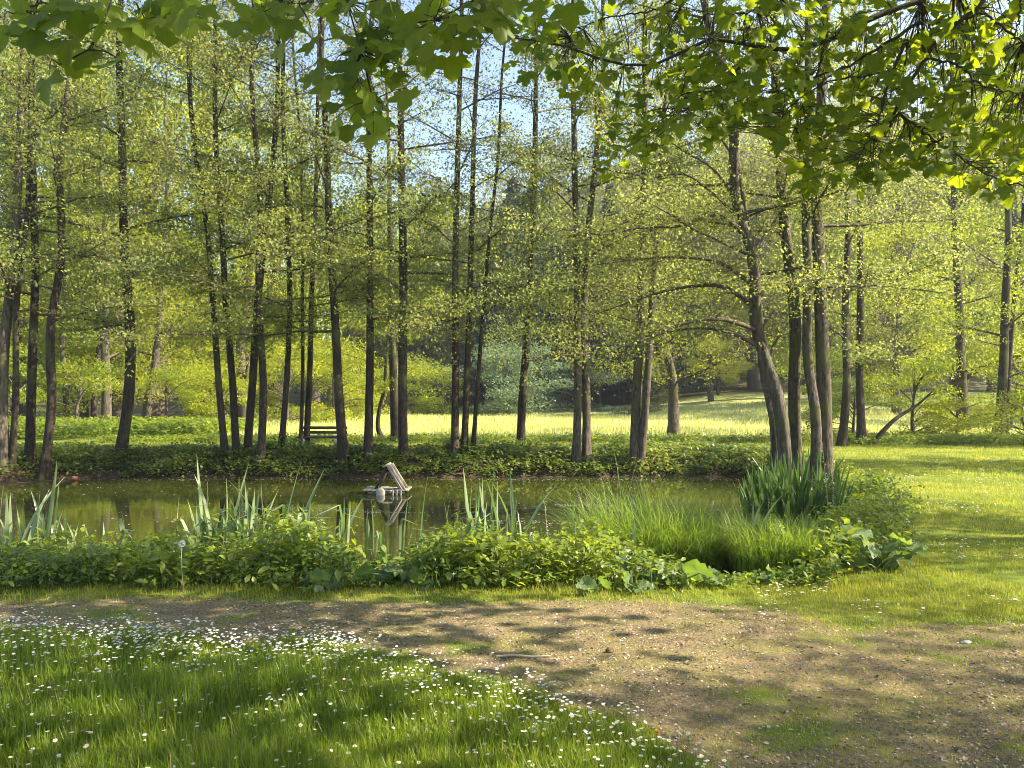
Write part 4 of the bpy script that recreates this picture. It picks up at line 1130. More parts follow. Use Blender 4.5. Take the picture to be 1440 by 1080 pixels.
def daisy_stuff(nm, x, y, hmin, hmax, r, z=None):
    a = Acc(); n = len(x)
    k = 7; th = np.arange(k) / k * 6.283
    DV = np.concatenate([np.stack([np.cos(th), np.sin(th), 0 * th + .22], 1), [[0, 0, 0.05]]]); DF = np.array([(i, (i + 1) % k, k) for i in range(k)])
    zz = height(x, y); h_ = rng.uniform(hmin, hmax, n)
    P = np.stack([x, y, zz + h_], 1)
    R = rand_rot(n, 0.16); rr = r * (0.75 + 0.5 * rng.random(n))
    scatter(a, DV, DF, P, R, rr, None, 0)
    k2 = 5; th = np.arange(k2) / k2 * 6.283
    YV = np.concatenate([np.stack([.35 * np.cos(th), .35 * np.sin(th), 0 * th + .14], 1), [[0, 0, 0.3]]]); YF = np.array([(i, (i + 1) % k2, k2) for i in range(k2)])
    scatter(a, YV, YF, P, R, rr, None, 1)
    me = a.mesh(nm)
    for mm in ('petal', 'yolk'): me.materials.append(M[mm])
    link(nm, me, None, kind='stuff')
daisy_stuff('distant_daisies', x[rest], y[rest], 0.05, 0.13, 0.0085)
n = 9000
y = 5.3 + 14 * rng.random(n); x = (0.32 + 0.38 * rng.random(n)) * y
c_ = 0.5 + 0.5 * nz(x, y, 0.9, 41) + 0.25 * nz(x, y, 3.1, 42)
sel = (c_ > 0.72) & (rng.random(n) < 0.55) & (pond_sd(x, y) > 2.0)
x, y = x[sel], y[sel]
daisy_stuff('lawn_daisies', x, y, 0.035, 0.06, 0.0115)

# dandelions: two open flowers and one seed head
def dandelion(px, py, lab, D=None):
    g = ground_at(px, py)
    r = thing('dandelion', lab, 'dandelion', g)
    a = Acc(); tubes(a, np.array([[(0, 0, 0), (.004, 0, .04), (.002, 0, .085)]]), np.array([[.002, .002, .002]]), 5)
    link('stem', a.mesh('stem'), M['stalk'], r)
    a = Acc(); rg = np.random.default_rng(int(px)); n = 60
    R = rotmats(rg.random(n) * 6.28, rg.random(n) * 1.1, np.zeros(n))
    scatter(a, OV_V * np.array([0.5, 1, 1]), OV_F, np.tile([0.002, 0, .085], (n, 1)), R, 0.016 + 0.004 * rg.random(n))
    link('flower_head', a.mesh('flower_head'), M['yolk'], r)
dandelion(765, 1000, 'yellow dandelion flower among the daisies at the lawn edge')
dandelion(923, 1060, 'low yellow dandelion flower at the thin right tip of the lawn')
g = ground_at(258, 832)
r = thing('dandelion', 'tall dandelion seed clock in front of the left bank plants', 'dandelion', g)
a = Acc(); tubes(a, resample(np.array([(0, 0, 0), (-.012, 0, .15), (-.018, 0, .30), (-.014, 0, .375)]), 8)[None], np.full((1, 8), .0028), 6)
link('stem', a.mesh('stem', True), M['deadstalk'], r)
a = Acc(); rg = np.random.default_rng(3); n = 260
d = rg.normal(0, 1, (n, 3)); d /= np.linalg.norm(d, axis=1, keepdims=True)
hc = np.array([-.014, 0, .385])
tubes(a, np.stack([hc + d * .004, hc + d * .024], 1), np.full((n, 2), .00045), 3)
yaw = np.arctan2(d[:, 0] * -1, d[:, 1])
scatter(a, np.array([(1, 0, 0), (0, 1, 0), (-1, 0, 0), (0, -1, 0)], float), np.array([(0, 1, 2, 3)]), hc + d * .026, rand_rot(n, 1.2), np.full(n, .0042))
link('seed_head', a.mesh('seed_head'), M['clock'], r)

# ------------------------------------------------------------------ irises
def iris_mesh(seed):
    """sword leaf of unit height, about 3 cm wide"""
    rg = np.random.default_rng(seed); a = Acc()
    k = 9; s = np.linspace(0, 1, k); bend = rg.uniform(0.0, 0.30) ** 1.3 * (1.6 if seed % 5 == 0 else 1)
    wv = 0.016 * np.minimum(1, (1 - s) * 3.2) ** 0.7 * (0.75 + 0.5 * np.sin(s * 2.4)); wv[-1] = 0.0004
    xx = bend * s ** 2.4; z = s * (1 - 0.25 * bend * s)
    tw = rg.uniform(-.8, .8) * s
    L = np.stack([xx - wv * np.sin(tw), -wv * np.cos(tw), z], 1); Rr = np.stack([xx + wv * np.sin(tw), wv * np.cos(tw), z], 1); C = np.stack([xx + 0.003, 0 * z, z], 1)
    V_ = np.stack([L, C, Rr], 1).reshape(-1, 3)
    f = []
    for i in range(k - 1):
        for j in range(2): f.append((i * 3 + j, i * 3 + j + 1, i * 3 + j + 4, i * 3 + j + 3))
    if seed % 4 == 0:                                   # some leaves are folded over near the tip
        m_ = V_[:, 2] > 0.72; dz = V_[m_, 2] - 0.72
        V_[m_, 2] = 0.72 - dz * 0.25; V_[m_, 0] += dz * 0.95
    a.add(V_, f, rg.random())
    return a.mesh('leaf', True)
IM = [iris_mesh(i) for i in range(14)]; IMD = [iris_mesh(50 + i) for i in range(12)]
for me in IM: me.materials.append(M['iris'])
for me in IMD: me.materials.append(M['irisdark'])
IG = 'iris clumps standing in the near edge of the pond'
def iris(lab, blades_, D, jx=0.04, jy=0.22, pool=IM, lean=0.16, wscale=1.0, seed=1, extra=0, exr=None, zb=None):
    """blades_: list of (base px, top px, top py)"""
    rg = np.random.default_rng(seed)
    if exr:
        (b0, b1, t0, t1) = exr
        blades_ = list(blades_) + [(lambda b: (b, b + rg.normal(0, 14), t0 + (t1 - t0) * rg.random()))(rg.uniform(b0, b1)) for _ in range(extra)]
    bx = np.mean([b[0] for b in blades_]); X0 = pxw(bx, D)
    base = np.array([X0, D, hz1(X0, D) if zb is None else zb])
    root = thing('iris_clump', lab, 'iris', base, IG)
    for b, tx, ty in blades_:
        Db = D + rg.uniform(-jy, jy)
        p0 = np.array([pxw(b, Db), Db, 0.0]); p0[2] = max(hz1(p0[0], p0[1]), -0.75) - 0.02
        p1 = at(tx, ty, Db + rg.uniform(-.08, .08))
        d = p1 - p0; ln = np.linalg.norm(d) * 1.06
        o = bpy.data.objects.new('leaf', pool[int(rg.integers(0, len(pool)))]); COL.objects.link(o); o.parent = root
        q = Vector(d).to_track_quat('Z', 'X')
        from mathutils import Quaternion
        # keep the bend direction outward, broad side at a free angle
        e = q @ Quaternion((0, 0, 1), rg.uniform(0, 6.28))
        o.rotation_mode = 'QUATERNION'; o.rotation_quaternion = e
        o.location = [float(c) for c in (p0 - base)]
        ws = wscale * 0.9 * rg.uniform(0.7, 1.25)
        o.scale = (ln * 1.0, ws, ln)
    return root
iris('pale lit iris clump at the left edge of the photo', [(2, -8, 690), (8, 12, 692), (14, 40, 668), (20, 14, 700), (30, 45, 690), (34, 10, 720), (50, 70, 690), (55, 84, 655), (58, 77, 652), (62, 66, 690), (66, 60, 720), (74, 105, 705), (48, 30, 730), (40, 25, 715), (70, 82, 680), (12, -2, 735), (84, 112, 740), (5, 20, 740), (25, 44, 745), (60, 90, 735)], 8.1, extra=26, exr=(-20, 90, 675, 755), seed=1)
iris('small iris tuft with two bent pale leaves at left', [(108, 118, 728), (128, 166, 740), (146, 120, 742), (150, 144, 738), (170, 172, 716), (174, 160, 722), (178, 182, 722), (182, 175, 735), (110, 90, 735), (178, 170, 700)], 8.3, seed=2)
iris('two lone iris leaves between the left tuft and the tall clump', [(246, 248, 704), (262, 264, 724), (243, 240, 735)], 8.4, seed=3)
iris('tall fan of iris leaves in the left part of the pond edge', [(290, 279, 648), (296, 308, 670), (300, 310, 674), (294, 290, 685), (306, 330, 670), (304, 346, 662), (298, 316, 705), (288, 282, 700), (310, 322, 690), (292, 300, 720), (302, 345, 685)], 8.3, extra=18, exr=(280, 320, 672, 735), seed=4)
iris('tallest iris clump with one leaf above all others, left of the bent one', [(345, 341, 642), (342, 337, 690), (350, 358, 692), (348, 368, 702), (355, 366, 690), (335, 328, 705), (352, 350, 715), (330, 327, 720), (340, 346, 700)], 8.3, extra=16, exr=(328, 362, 675, 740), seed=5)
iris('iris clump with long diagonal leaf leaning to the right', [(388, 410, 655), (392, 413, 672), (384, 377, 668), (394, 444, 662), (396, 436, 690), (382, 385, 715), (400, 412, 715), (405, 385, 712), (410, 412, 716), (428, 436, 690), (430, 432, 700), (380, 362, 680), (420, 410, 730)], 8.35, extra=16, exr=(375, 440, 690, 745), seed=6)
iris('iris with parallel upright leaves left of the reflected trunk', [(476, 478, 690), (478, 481, 702), (484, 490, 672), (482, 485, 706), (474, 470, 725), (486, 492, 710)], 8.3, seed=7)
iris('sparse iris leaves right of the reflected trunk below the raft', [(525, 527, 708), (528, 530, 720), (524, 519, 735), (536, 540, 745), (532, 528, 740), (540, 546, 750), (512, 490, 768), (518, 512, 720), (534, 538, 725), (562, 562, 698), (566, 567, 704), (569, 572, 720), (545, 551, 760)], 8.45, seed=8)
iris('pair of broad pale iris leaves right of the duck raft reflection', [(588, 592, 676), (592, 598, 724), (587, 584, 735), (594, 600, 735)], 8.45, seed=9)
iris('wide iris clump in the middle of the pond edge', [(628, 633, 698), (632, 635, 702), (626, 622, 715), (668, 652, 665), (672, 662, 686), (678, 679, 678), (682, 682, 690), (690, 678, 682), (694, 690, 678), (700, 698, 685), (704, 706, 670), (708, 712, 700), (715, 708, 712), (720, 735, 678), (722, 740, 674), (724, 722, 660), (664, 670, 705)], 8.4, extra=24, exr=(660, 738, 675, 740), seed=10)
iris('few thin iris leaves left of the sedge mound', [(760, 761, 722), (790, 791, 727), (800, 805, 708), (822, 823, 720), (826, 828, 690), (763, 760, 740)], 8.4, seed=11)
iris('short pale iris leaves among the plants left of the sedge', [(884, 880, 740), (888, 892, 735), (880, 872, 745), (892, 898, 760), (886, 886, 730)], 7.7, seed=12)
iris('pale iris fan between the sedge mound and the dark iris clump', [(1052, 1040, 692), (1056, 1048, 700), (1060, 1062, 690), (1050, 1016, 683), (1058, 1030, 705), (1064, 1070, 720), (1048, 1036, 730), (1055, 1050, 720), (1062, 1056, 735), (1066, 1080, 745)], 8.0, extra=22, exr=(1030, 1080, 705, 770), seed=13)
rgj = np.random.default_rng(5)
bl = []
for i in range(260):
    b = rgj.uniform(1062, 1180); tx = b + (b - 1115) * 0.30 + rgj.normal(0, 15)
    ty = np.interp(tx, [1030, 1060, 1090, 1120, 1150, 1180, 1200], [690, 660, 645, 640, 640, 650, 690]) + abs(rgj.normal(0, 26)) - 8
    bl.append((b, tx, ty))
iris('big dense dark green iris clump in front of the near trunks', bl, 9.6, jy=0.45, pool=IMD, wscale=1.15, seed=14)
iris('low mixed iris leaves in front of the dark clump', [], 8.1, extra=70, exr=(1070, 1190, 725, 790), pool=IM, seed=15)

# ------------------------------------------------------------------ sedge mounds
def sedge(lab, px, D, r, h, n, seed, m='sedge', w=0.0085):
    rg = np.random.default_rng(seed); a = Acc()
    base = np.array([pxw(px, D), D, 0.0]); base[2] = hz1(base[0], D)
    k = 6; s = np.linspace(0, 1, k)
    az = rg.random(n) * 6.283; rr = r * 0.5 * np.sqrt(rg.random(n))
    ln = h * (0.55 + 0.62 * rg.random(n)); be = rg.uniform(0.3, 1.25, n) ** 1.0 * ln * 0.75
    ox, oy = rr * np.cos(az), rr * np.sin(az)
    az2 = az + rg.normal(0, 0.7, n)
    X = ox[:, None] + np.cos(az2)[:, None] * be[:, None] * s ** 2.2; Y_ = oy[:, None] + np.sin(az2)[:, None] * be[:, None] * s ** 2.2
    Z = ln[:, None] * (s - 0.55 * (be / ln)[:, None] * s ** 3)
    C = np.stack([X, Y_, Z], -1)
    sd_ = np.stack([-np.sin(az2), np.cos(az2), 0 * az2], -1)[:, None, :] * (w / 2 * (1 - 0.85 * s ** 1.5))[None, :, None]
    V_ = np.stack([C - sd_, C + sd_], 2).reshape(n, -1, 3)
    f = np.array([(2 * i, 2 * i + 1, 2 * i + 3, 2 * i + 2) for i in range(k - 1)])
    kk = V_.shape[1]
    Fa = (f[None] + (np.arange(n) * kk)[:, None, None]).reshape(-1, 4)
    a.add(V_.reshape(-1, 3), Fa, np.repeat(rg.random(n), len(f)))
    root = thing('sedge_tussock', lab, 'sedge', base, 'sedge mounds on the near bank')
    link('blades', a.mesh('blades'), M[m], root, kind='stuff')
sedge('left sedge mound with pale arching tips over the water', 860, 8.5, 0.7, 1.15, 700, 1)
sedge('few tall pale arching grass blades bending over the water behind the mounds', 868, 8.6, 0.6, 1.45, 70, 9, 'iris', 0.013)
sedge('highest bright green sedge mound behind the broad leaves', 915, 8.15, 0.85, 1.15, 1200, 2)
sedge('drooping sedge mound right of the highest one', 968, 8.0, 0.8, 0.95, 1100, 3)
sedge('low sedge mound nearest the pale iris fan', 1018, 8.1, 0.7, 0.78, 1000, 4)
sedge('short sedge tuft in front of the mixed irises', 1085, 7.5, 0.8, 0.62, 1100, 5)
sedge('short grassy tuft left of the right butterbur leaves', 1150, 7.4, 0.8, 0.52, 900, 6)

# ------------------------------------------------------------------ butterbur: big round leaves
def butter_leaf(seed):
    rg = np.random.default_rng(seed); a = Acc()
    k = 22; rings = 4
    th = np.linspace(-2.75, 2.75, k)           # notch at the stalk
    V_ = [(0, 0, 0)]
    ph = rg.random() * 6; cup = rg.uniform(-0.25, 0.45)
    for r_ in range(1, rings + 1):
        f = r_ / rings
        for t in th:
            R_ = 0.5 * f * (1 + 0.10 * math.cos(t) + (0.06 * math.sin(7 * t + ph) + 0.03 * math.sin(17 * t)) * f)
            z = 0.5 * (cup * f * f * 0.5 + 0.10 * f * math.sin(4 * t + ph) * f + 0.05 * f * abs(math.sin(4.5 * t))) - 0.04 * math.cos(9 * t) * f * 0.4
            z += f * f * (0.07 * math.sin(11 * t + 2 * ph) + 0.05 * math.sin(6 * R_ * 9 + ph) + 0.03 * rg.normal())
            R_ *= 1 + 0.05 * rg.normal() * f
            V_.append((R_ * math.sin(t), R_ * math.cos(t) + 0.05, z))
    F3, F4 = [], []
    for j in range(k - 1): F3.append((0, 1 + j, 2 + j))
    for r_ in range(rings - 1):
        for j in range(k - 1):
            p_ = 1 + r_ * k + j; F4.append((p_, p_ + k, p_ + k + 1, p_ + 1))
    a.add2(np.array(V_), F3, F4, rg.random())
    return a.mesh('leaf', True)
BL = [butter_leaf(i) for i in range(7)]
for me in BL: me.materials.append(M['butter'])
def butterbur(lab, leaves, D, seed=0):
    """leaves: (px, py, width px, pitch, yaw)"""
    rg = np.random.default_rng(seed)
    leaves = list(leaves) + [(l[0] + rg.normal(0, 16), l[1] + abs(rg.normal(0, 8)), l[2] * rg.uniform(.5, .75), rg.uniform(.1, 1.0), rg.uniform(0, 6.28)) for l in leaves]
    cx_ = np.mean([l[0] for l in leaves]); X0 = pxw(cx_, D); base = np.array([X0, D, hz1(X0, D)])
    root = thing('butterbur', lab, 'butterbur', base, 'big leaved butterbur plants on the bank')
    for i, (px, py, w, pit, yaw) in enumerate(leaves):
        Dl = D + rg.uniform(-.18, .18) - (0.12 if py > 800 else 0)
        p = at(px, py, Dl); p[2] = max(p[2], hz1(p[0], p[1]) + 0.05)
        o = bpy.data.objects.new('leaf', BL[int(rg.integers(0, 7))]); COL.objects.link(o); o.parent = root
        o.location = [float(c) for c in (p - base)]
        o.rotation_euler = (pit, rg.normal(0, .3), yaw)
        s = 0.82 * w / F * Dl; o.scale = (s, s, s)
        a = Acc(); q0 = np.array([rg.uniform(-.06, .06), rg.uniform(-.05, .05), -.02]); q1 = p - base
        tubes(a, resample(np.array([q0, (q0 + q1) / 2 + np.array([0, 0, .05]), q1]), 6)[None], np.linspace(.008, .005, 6)[None], 5)
        link('stalk', a.mesh('stalk', True), M['stalk'], root)
butterbur('dark broad leaves low at the far left of the near bank', [(0, 808, 50, .5, .3), (22, 800, 40, .2, 2)], 6.75, 1)
butterbur('shaded broad leaf plant in the left bank plants', [(72, 805, 52, .7, .5), (142, 778, 46, .4, 1.2), (100, 798, 34, .3, 2)], 6.8, 2)
butterbur('grey green crumpled broad leaves at the fringe left of the gap', [(437, 827, 42, .25, .9), (452, 815, 36, .9, 2.8), (428, 832, 34, .2, 3.8)], 6.35, 3)
butterbur('broad leaves in the low gap of the bank plants below the raft', [(536, 822, 52, .3, .2), (568, 806, 58, .35, 1.4), (588, 824, 48, 1.0, 2.4), (514, 806, 34, .9, 3.2), (612, 830, 36, .5, 4.4)], 6.6, 4)
butterbur('bright broad leaves in the middle bank plants', [(686, 798, 52, .25, .1), (678, 768, 52, .9, 1.9), (655, 765, 36, .5, .5)], 6.8, 5)
butterbur('light green broad leaf among the stems right of the middle', [(890, 798, 58, .8, .2), (868, 770, 34, .6, 2)], 6.7, 6)
butterbur('pair of rounded broad leaves on the ground right of the middle', [(826, 832, 36, 1.1, .2), (848, 833, 32, .9, 2.6), (884, 826, 42, 1.1, 1.2), (900, 828, 30, 1.3, 4)], 6.3, 7)
butterbur('fallen looking pale broad leaves at the foot of the sedge', [(938, 806, 46, .7, .9), (966, 810, 40, 1.2, .2), (984, 806, 54, .8, 2.2), (1012, 832, 40, .3, .6), (930, 815, 34, .4, 4)], 6.6, 8)
butterbur('yellow green broad leaf over brown litter below the mixed irises', [(1095, 812, 38, .3, 1), (1078, 822, 30, .2, 2), (1112, 820, 30, .3, 5)], 6.7, 9)
butterbur('large sprawling butterbur on the corner of the right bank', [(1207, 752, 56, .25, .4), (1222, 770, 46, 1.1, 1.2), (1186, 772, 44, .5, 2.6), (1245, 772, 48, .6, 4.2), (1262, 786, 54, .5, .3), (1282, 772, 42, .3, 5.4), (1236, 790, 44, .8, 1.9), (1200, 795, 40, .7, 3.1), (1270, 762, 40, .5, 2.2), (1176, 790, 36, .8, .9), (1292, 778, 34, .2, 1.7)], 7.0, 10)

# single shoots and dead stalks that rise above the mass
def shoot(lab, pxb, pyb, pxt, pyt, D, seed, m='under', ls=0.06, n=26, nm='leafy_shoot'):
    rg = np.random.default_rng(seed)
    p0 = at(pxb, pyb, D); p0[2] = hz1(p0[0], D); p1 = at(pxt, pyt, D)
    r = thing(nm, lab, 'plant', p0, 'single shoots above the bank plants')
    a = Acc(); P = resample(np.array([(0, 0, 0), (p1 - p0) * .5 + np.array([.01, 0, 0]), p1 - p0]), 8)
    tubes(a, P[None], np.linspace(.006, .002, 8)[None], 5)
    link('stem', a.mesh('stem'), M['stalk' if m != 'deadstalk' else m], r)
    a = Acc(); u = 0.45 + 0.57 * rg.random(n); Q_ = np.stack([np.interp(u, np.linspace(0, 1, 8), P[:, c]) for c in range(3)], 1)
    scatter(a, OV_V, OV_F, Q_, rotmats(rg.random(n) * 6.28, rg.normal(0.1, .4, n), rg.normal(0, .3, n)), ls * (0.6 + .6 * rg.random(n)))
    link('leaves' if m != 'deadstalk' else 'seed_spike', a.mesh('leaves'), M[m], r, kind='stuff')
shoot('yellow green shoot rising left of the low gap', 455, 800, 452, 733, 7.4, 1)
shoot('tall narrow shoot above the middle bank plants', 645, 800, 643, 722, 7.2, 2, ls=.05)
shoot('leafy shoot at the left end of the middle plants', 82, 800, 80, 736, 7.4, 3)
shoot('reddish tipped shoot near the sedge mound', 735, 800, 738, 762, 7.1, 4)
shoot('pale seeded dock stalk left of the sedge mound', 772, 790, 766, 706, 7.9, 5, 'deadstalk', .022, 60, 'dock_stalk')
shoot('short pale seeded stalk beside the tall dock', 745, 790, 750, 752, 7.7, 6, 'deadstalk', .02, 40, 'dock_stalk')
shoot('grey seeded stalk in front of the dark irises', 1078, 800, 1081, 702, 8.6, 7, 'deadstalk', .022, 70, 'dock_stalk')
shoot('bleached dead stalk at the right side of the dark irises', 1168, 735, 1156, 622, 9.0, 8, 'deadstalk', .03, 90, 'dock_stalk')
shoot('second bleached dead stalk hanging beside the first', 1171, 735, 1170, 640, 9.1, 9, 'deadstalk', .03, 80, 'dock_stalk')

# ------------------------------------------------------------------ duck raft
D = 16.0; B = at(545, 692, D); B[2] = WZ; S = D / F
r = thing('duck_raft', 'small weathered wooden raft with leaning ramp boards floating on the pond', 'raft', B)
def part(nm, m, fn, par=None, lab=None):
    a = Acc(); fn(a); o = link(nm, a.mesh(nm), M[m], par or r)
    if lab: o['label'] = lab
    return o
for i in range(5):
    part('log', 'wooddark', lambda a: tubes(a, np.array([[(-.36 + .01 * i, -.26 + .13 * i, .015), (0, -.26 + .13 * i, .02), (.40 - .01 * i, -.26 + .13 * i, .015)]]), np.array([[.05, .055, .05]]), 9, rough=.1))
for i, (x_, z_, w_) in enumerate(((-.30, .085, .34), (.33, .085, .28), (.02, .075, .30))):
    for j in range(3):
        part('plank', 'woodgrey', lambda a: box(a, (x_, -.20 + j * .19, z_ + .004 * j), (w_, .15, .025)))
Rr = Matrix.Rotation(math.radians(27), 3, 'Y'); Rl = Matrix.Rotation(math.radians(-35), 3, 'Y')
def tilt(px0, py0, px1, py1, w, th, y0):
    p0 = np.array([(px0 - 545) * S, y0, (692 - py0) * S]); p1 = np.array([(px1 - 545) * S, y0, (692 - py1) * S])
    d = p1 - p0; L_ = np.linalg.norm(d); ang = math.atan2(d[0], d[2])
    Rm = np.array(Matrix.Rotation(ang, 3, 'Y'))
    return lambda a: box(a, (p0 + p1) / 2, (th, w, L_), Rm)
part('ramp_board', 'woodgrey', tilt(568, 689, 546, 652, .30, .035, -.05), lab='wide pale ramp board leaning to the left')
part('ramp_rail', 'woodgrey', tilt(572, 687, 550, 651, .03, .06, -.215))
part('ramp_rail', 'woodgrey', tilt(572, 687, 550, 651, .03, .06, .115))
part('ramp_board', 'wooddark', tilt(528, 687, 544, 655, .24, .03, -.02), lab='dark board leaning to the right')
part('support_strut', 'wooddark', tilt(535, 686, 546, 662, .035, .035, -.22))
part('cap_board', 'woodgrey', tilt(541, 654, 549, 650, .34, .04, -.05))
part('cross_beam', 'woodgrey', lambda a: tubes(a, np.array([[(-.06, -.30, .14), (.04, -.30, .142), (.15, -.30, .135)]]), np.array([[.03, .032, .03]]), 8))
def drum(a):
    k = 14; th = np.arange(k) / k * 6.283
    prof = [(0.0, 0.02), (0.0, .085), (.02, .105), (.14, .105), (.16, .085), (.16, .02)]
    V_ = np.array([(-.09 + r_ * math.cos(t) * 0.9, -.38 + y_, .045 + r_ * math.sin(t)) for y_, r_ in prof for t in th])
    f = [(i * k + j, i * k + (j + 1) % k, (i + 1) * k + (j + 1) % k, (i + 1) * k + j) for i in range(len(prof) - 1) for j in range(k)]
    a.add(V_, f)
    a.add(np.array([V_[j] for j in range(k)] + [(-.09, -.38, .045)]), [(j, k, (j + 1) % k) for j in range(k)])
part('float_drum', 'drum', drum, lab='round pale float under the raft edge')
for x_ in (.16, .24, .32):
    part('post', 'woodgrey', lambda a: tubes(a, np.array([[(x_, -.33, -.06), (x_ + .005, -.33, .10)]]), np.array([[.022, .018]]), 7))

# ------------------------------------------------------------------ bench
g = ground_at(449, 634); D = g[1]; S = D / F
r = thing('park_bench', 'old wooden bench with dark slats and concrete legs facing the pond', 'bench', g)
Wb = 66 * S; zf = lambda py: CH + (HY - py) * S - g[2]
x0 = (420 - 449) * S; x1 = (480 - 449) * S + .12; xm = (x0 + x1) / 2; L_ = x1 - x0
for py, y_, h_ in ((602, .24, .085), (608.5, .22, .085)):
    part('back_slat', 'benchwood', lambda a: box(a, (xm, y_, zf(py)), (L_, .035, h_)))
for j in range(3):
    part('seat_slat', 'benchwood', lambda a: box(a, (xm, -.22 + .13 * j, zf(614.5) + .004 * j), (L_, .115, .045)))
for x_ in (x0 + .18, x1 - .22):
    part('leg', 'concrete', lambda a: (box(a, (x_, -.08, zf(614.5) / 2 - .03), (.11, .40, zf(614.5) - .01)),))
    part('back_post', 'concrete', lambda a: box(a, (x_, .285, zf(602) / 2 + .02), (.08, .055, zf(602) + .06)))

# clay pot at the left shore, and floating petals on the water
g = at(104, 668, 18.3); g[2] = WZ + .02
r = thing('clay_pot', 'small orange red clay pot lying at the water line on the left shore', 'pot', g)
def pot(a):
    k = 14; th = np.arange(k) / k * 6.283
    prof = [(0, .01), (0, .09), (.03, .10), (.16, .13), (.17, .15), (.20, .15), (.20, .12), (.03, .075)]
    V_ = np.array([(-.06 + r_ * math.cos(t), r_ * math.sin(t), y_ + .01) for y_, r_ in prof for t in th])
    Rm = np.array(Matrix.Rotation(-1.9, 3, 'X')); V_ = V_ @ Rm.T + np.array([0, 0, .09])
    a.add(V_, [(i * k + j, i * k + (j + 1) % k, (i + 1) * k + (j + 1) % k, (i + 1) * k + j) for i in range(len(prof) - 1) for j in range(k)])
part('body', 'clay', pot).scale = (0.5, 0.5, 0.5)
a = Acc(); rg = np.random.default_rng(9); n = 420
x = rg.uniform(-12, 5, n); y = rg.uniform(9.5, 18.9, n)
n2 = 420; y2 = 13.6 + rg.normal(0, .16, n2) * rg.random(n2) + 0.25 * np.sin(np.linspace(0, 5, n2)); x2 = -5.2 + 3.4 * np.linspace(0, 1, n2) + rg.normal(0, .25, n2)
n3 = 90; y3 = 12.3 + rg.normal(0, .12, n3); x3 = rg.uniform(-.2, 1.5, n3); n4 = 120; y4 = 14.2 + rg.normal(0, .09, n4); x4 = rg.uniform(.8, 2.2, n4)
n5 = 500; x5 = rg.uniform(-11, 5.5, n5); y5 = 18.55 + rg.normal(0, .12, n5)
x = np.concatenate([x, x2, x3, x4, x5]); y = np.concatenate([y, y2, y3, y4, y5]); k_ = pond_sd(x, y) < -0.1; x, y = x[k_], y[k_]
scatter(a, np.array([(1, 0, 0), (0, .8, 0), (-1, 0, 0), (0, -.8, 0)], float), np.array([(0, 1, 2, 3)]), np.stack([x, y, 0 * x + WZ + .004], 1), rand_rot(len(x), 0), np.concatenate([np.full(420, .016), np.full(n2 + n3 + n4, .011), np.full(n5, .012)])[k_] * (.5 + rg.random(len(x))))
link('floating_petals', a.mesh('floating_petals'), M['petal'], kind='stuff')

# ------------------------------------------------------------------ the maple overhead
def maple_leaf(seed):
    rg = np.random.default_rng(seed)
    lob = [(-2.35, .36), (-2.0, .44), (-1.72, .38), (-1.45, .47), (-1.22, .58), (-1.05, .55), (-.86, .42), (-.66, .36), (-.42, .56), (-.24, .62), (0, .76), (.24, .62), (.42, .56), (.66, .36), (.86, .42), (1.05, .55), (1.22, .58), (1.45, .47), (1.72, .38), (2.0, .44), (2.35, .36)]
    sx = 0.5 / 0.5
    O = [(math.sin(t) * r_ * (1.22 if abs(t) < 2.6 else 1), math.cos(t) * r_ * 0.85 + 0.22, 0) for t, r_ in lob]
    O = np.array(O) * (1 + 0.05 * rg.random((len(O), 1)))
    mid = O * 0.52 + np.array([0, .1, 0])
    V_ = np.concatenate([[(0, .02, 0), (0, .18, 0)], mid, O])
    cup = rg.uniform(-.22, .2); fold = rg.uniform(.02, .2)
    rad = np.hypot(V_[:, 0], V_[:, 1] - .2)
    V_[:, 2] = fold * np.abs(V_[:, 0]) * .6 - cup * rad ** 2 + 0.04 * np.sin(9 * V_[:, 0] + seed) - 0.15 * np.maximum(V_[:, 1] - .3, 0) ** 2
    n = len(O); F3 = [(1, 2 + i, 3 + i) for i in range(n - 1)] + [(0, 2, 1), (0, 1, 1 + n)]
    F4 = [(2 + i, 2 + n + i, 3 + n + i, 3 + i) for i in range(n - 1)] + [(0, 0 + 2 + n, 2, 0)][:0]
    return V_, np.array(F3), np.array(F4)
MLT = [maple_leaf(i) for i in range(6)]
def leafco(me, co):
    at_ = me.attributes.new('leafco', 'FLOAT_VECTOR', 'POINT'); at_.data.foreach_set('vector', np.asarray(co, np.float32).ravel())
def ml_mesh(i):
    a = Acc(); V_, F3, F4 = MLT[i]; a.add2(V_, F3, F4, [.2, .45, .65, .8, .35, .95][i]); me = a.mesh('leaf', True); leafco(me, V_); me.materials.append(M['maple']); return me
ML = [ml_mesh(i) for i in range(6)]
mroot_loc = np.array([5.2, 1.0, hz1(5.2, 1.0)])
mt = thing('maple_tree', 'overhanging maple with broad lobed leaves hanging into the top of the photo', 'tree', mroot_loc)
a = Acc(); tubes(a, resample(np.array([(0, 0, -.2), (-.05, 0, 1.5), (.05, .1, 3.2), (0, 0, 6), (.1, 0, 9.5)]), 24)[None], np.linspace(.30, .06, 24)[None], 16, rough=.06)
link('trunk', a.mesh('trunk', True), M['maplebark'], mt)
twigs = Acc()
hang = []      # points where leaves may hang, world coordinates
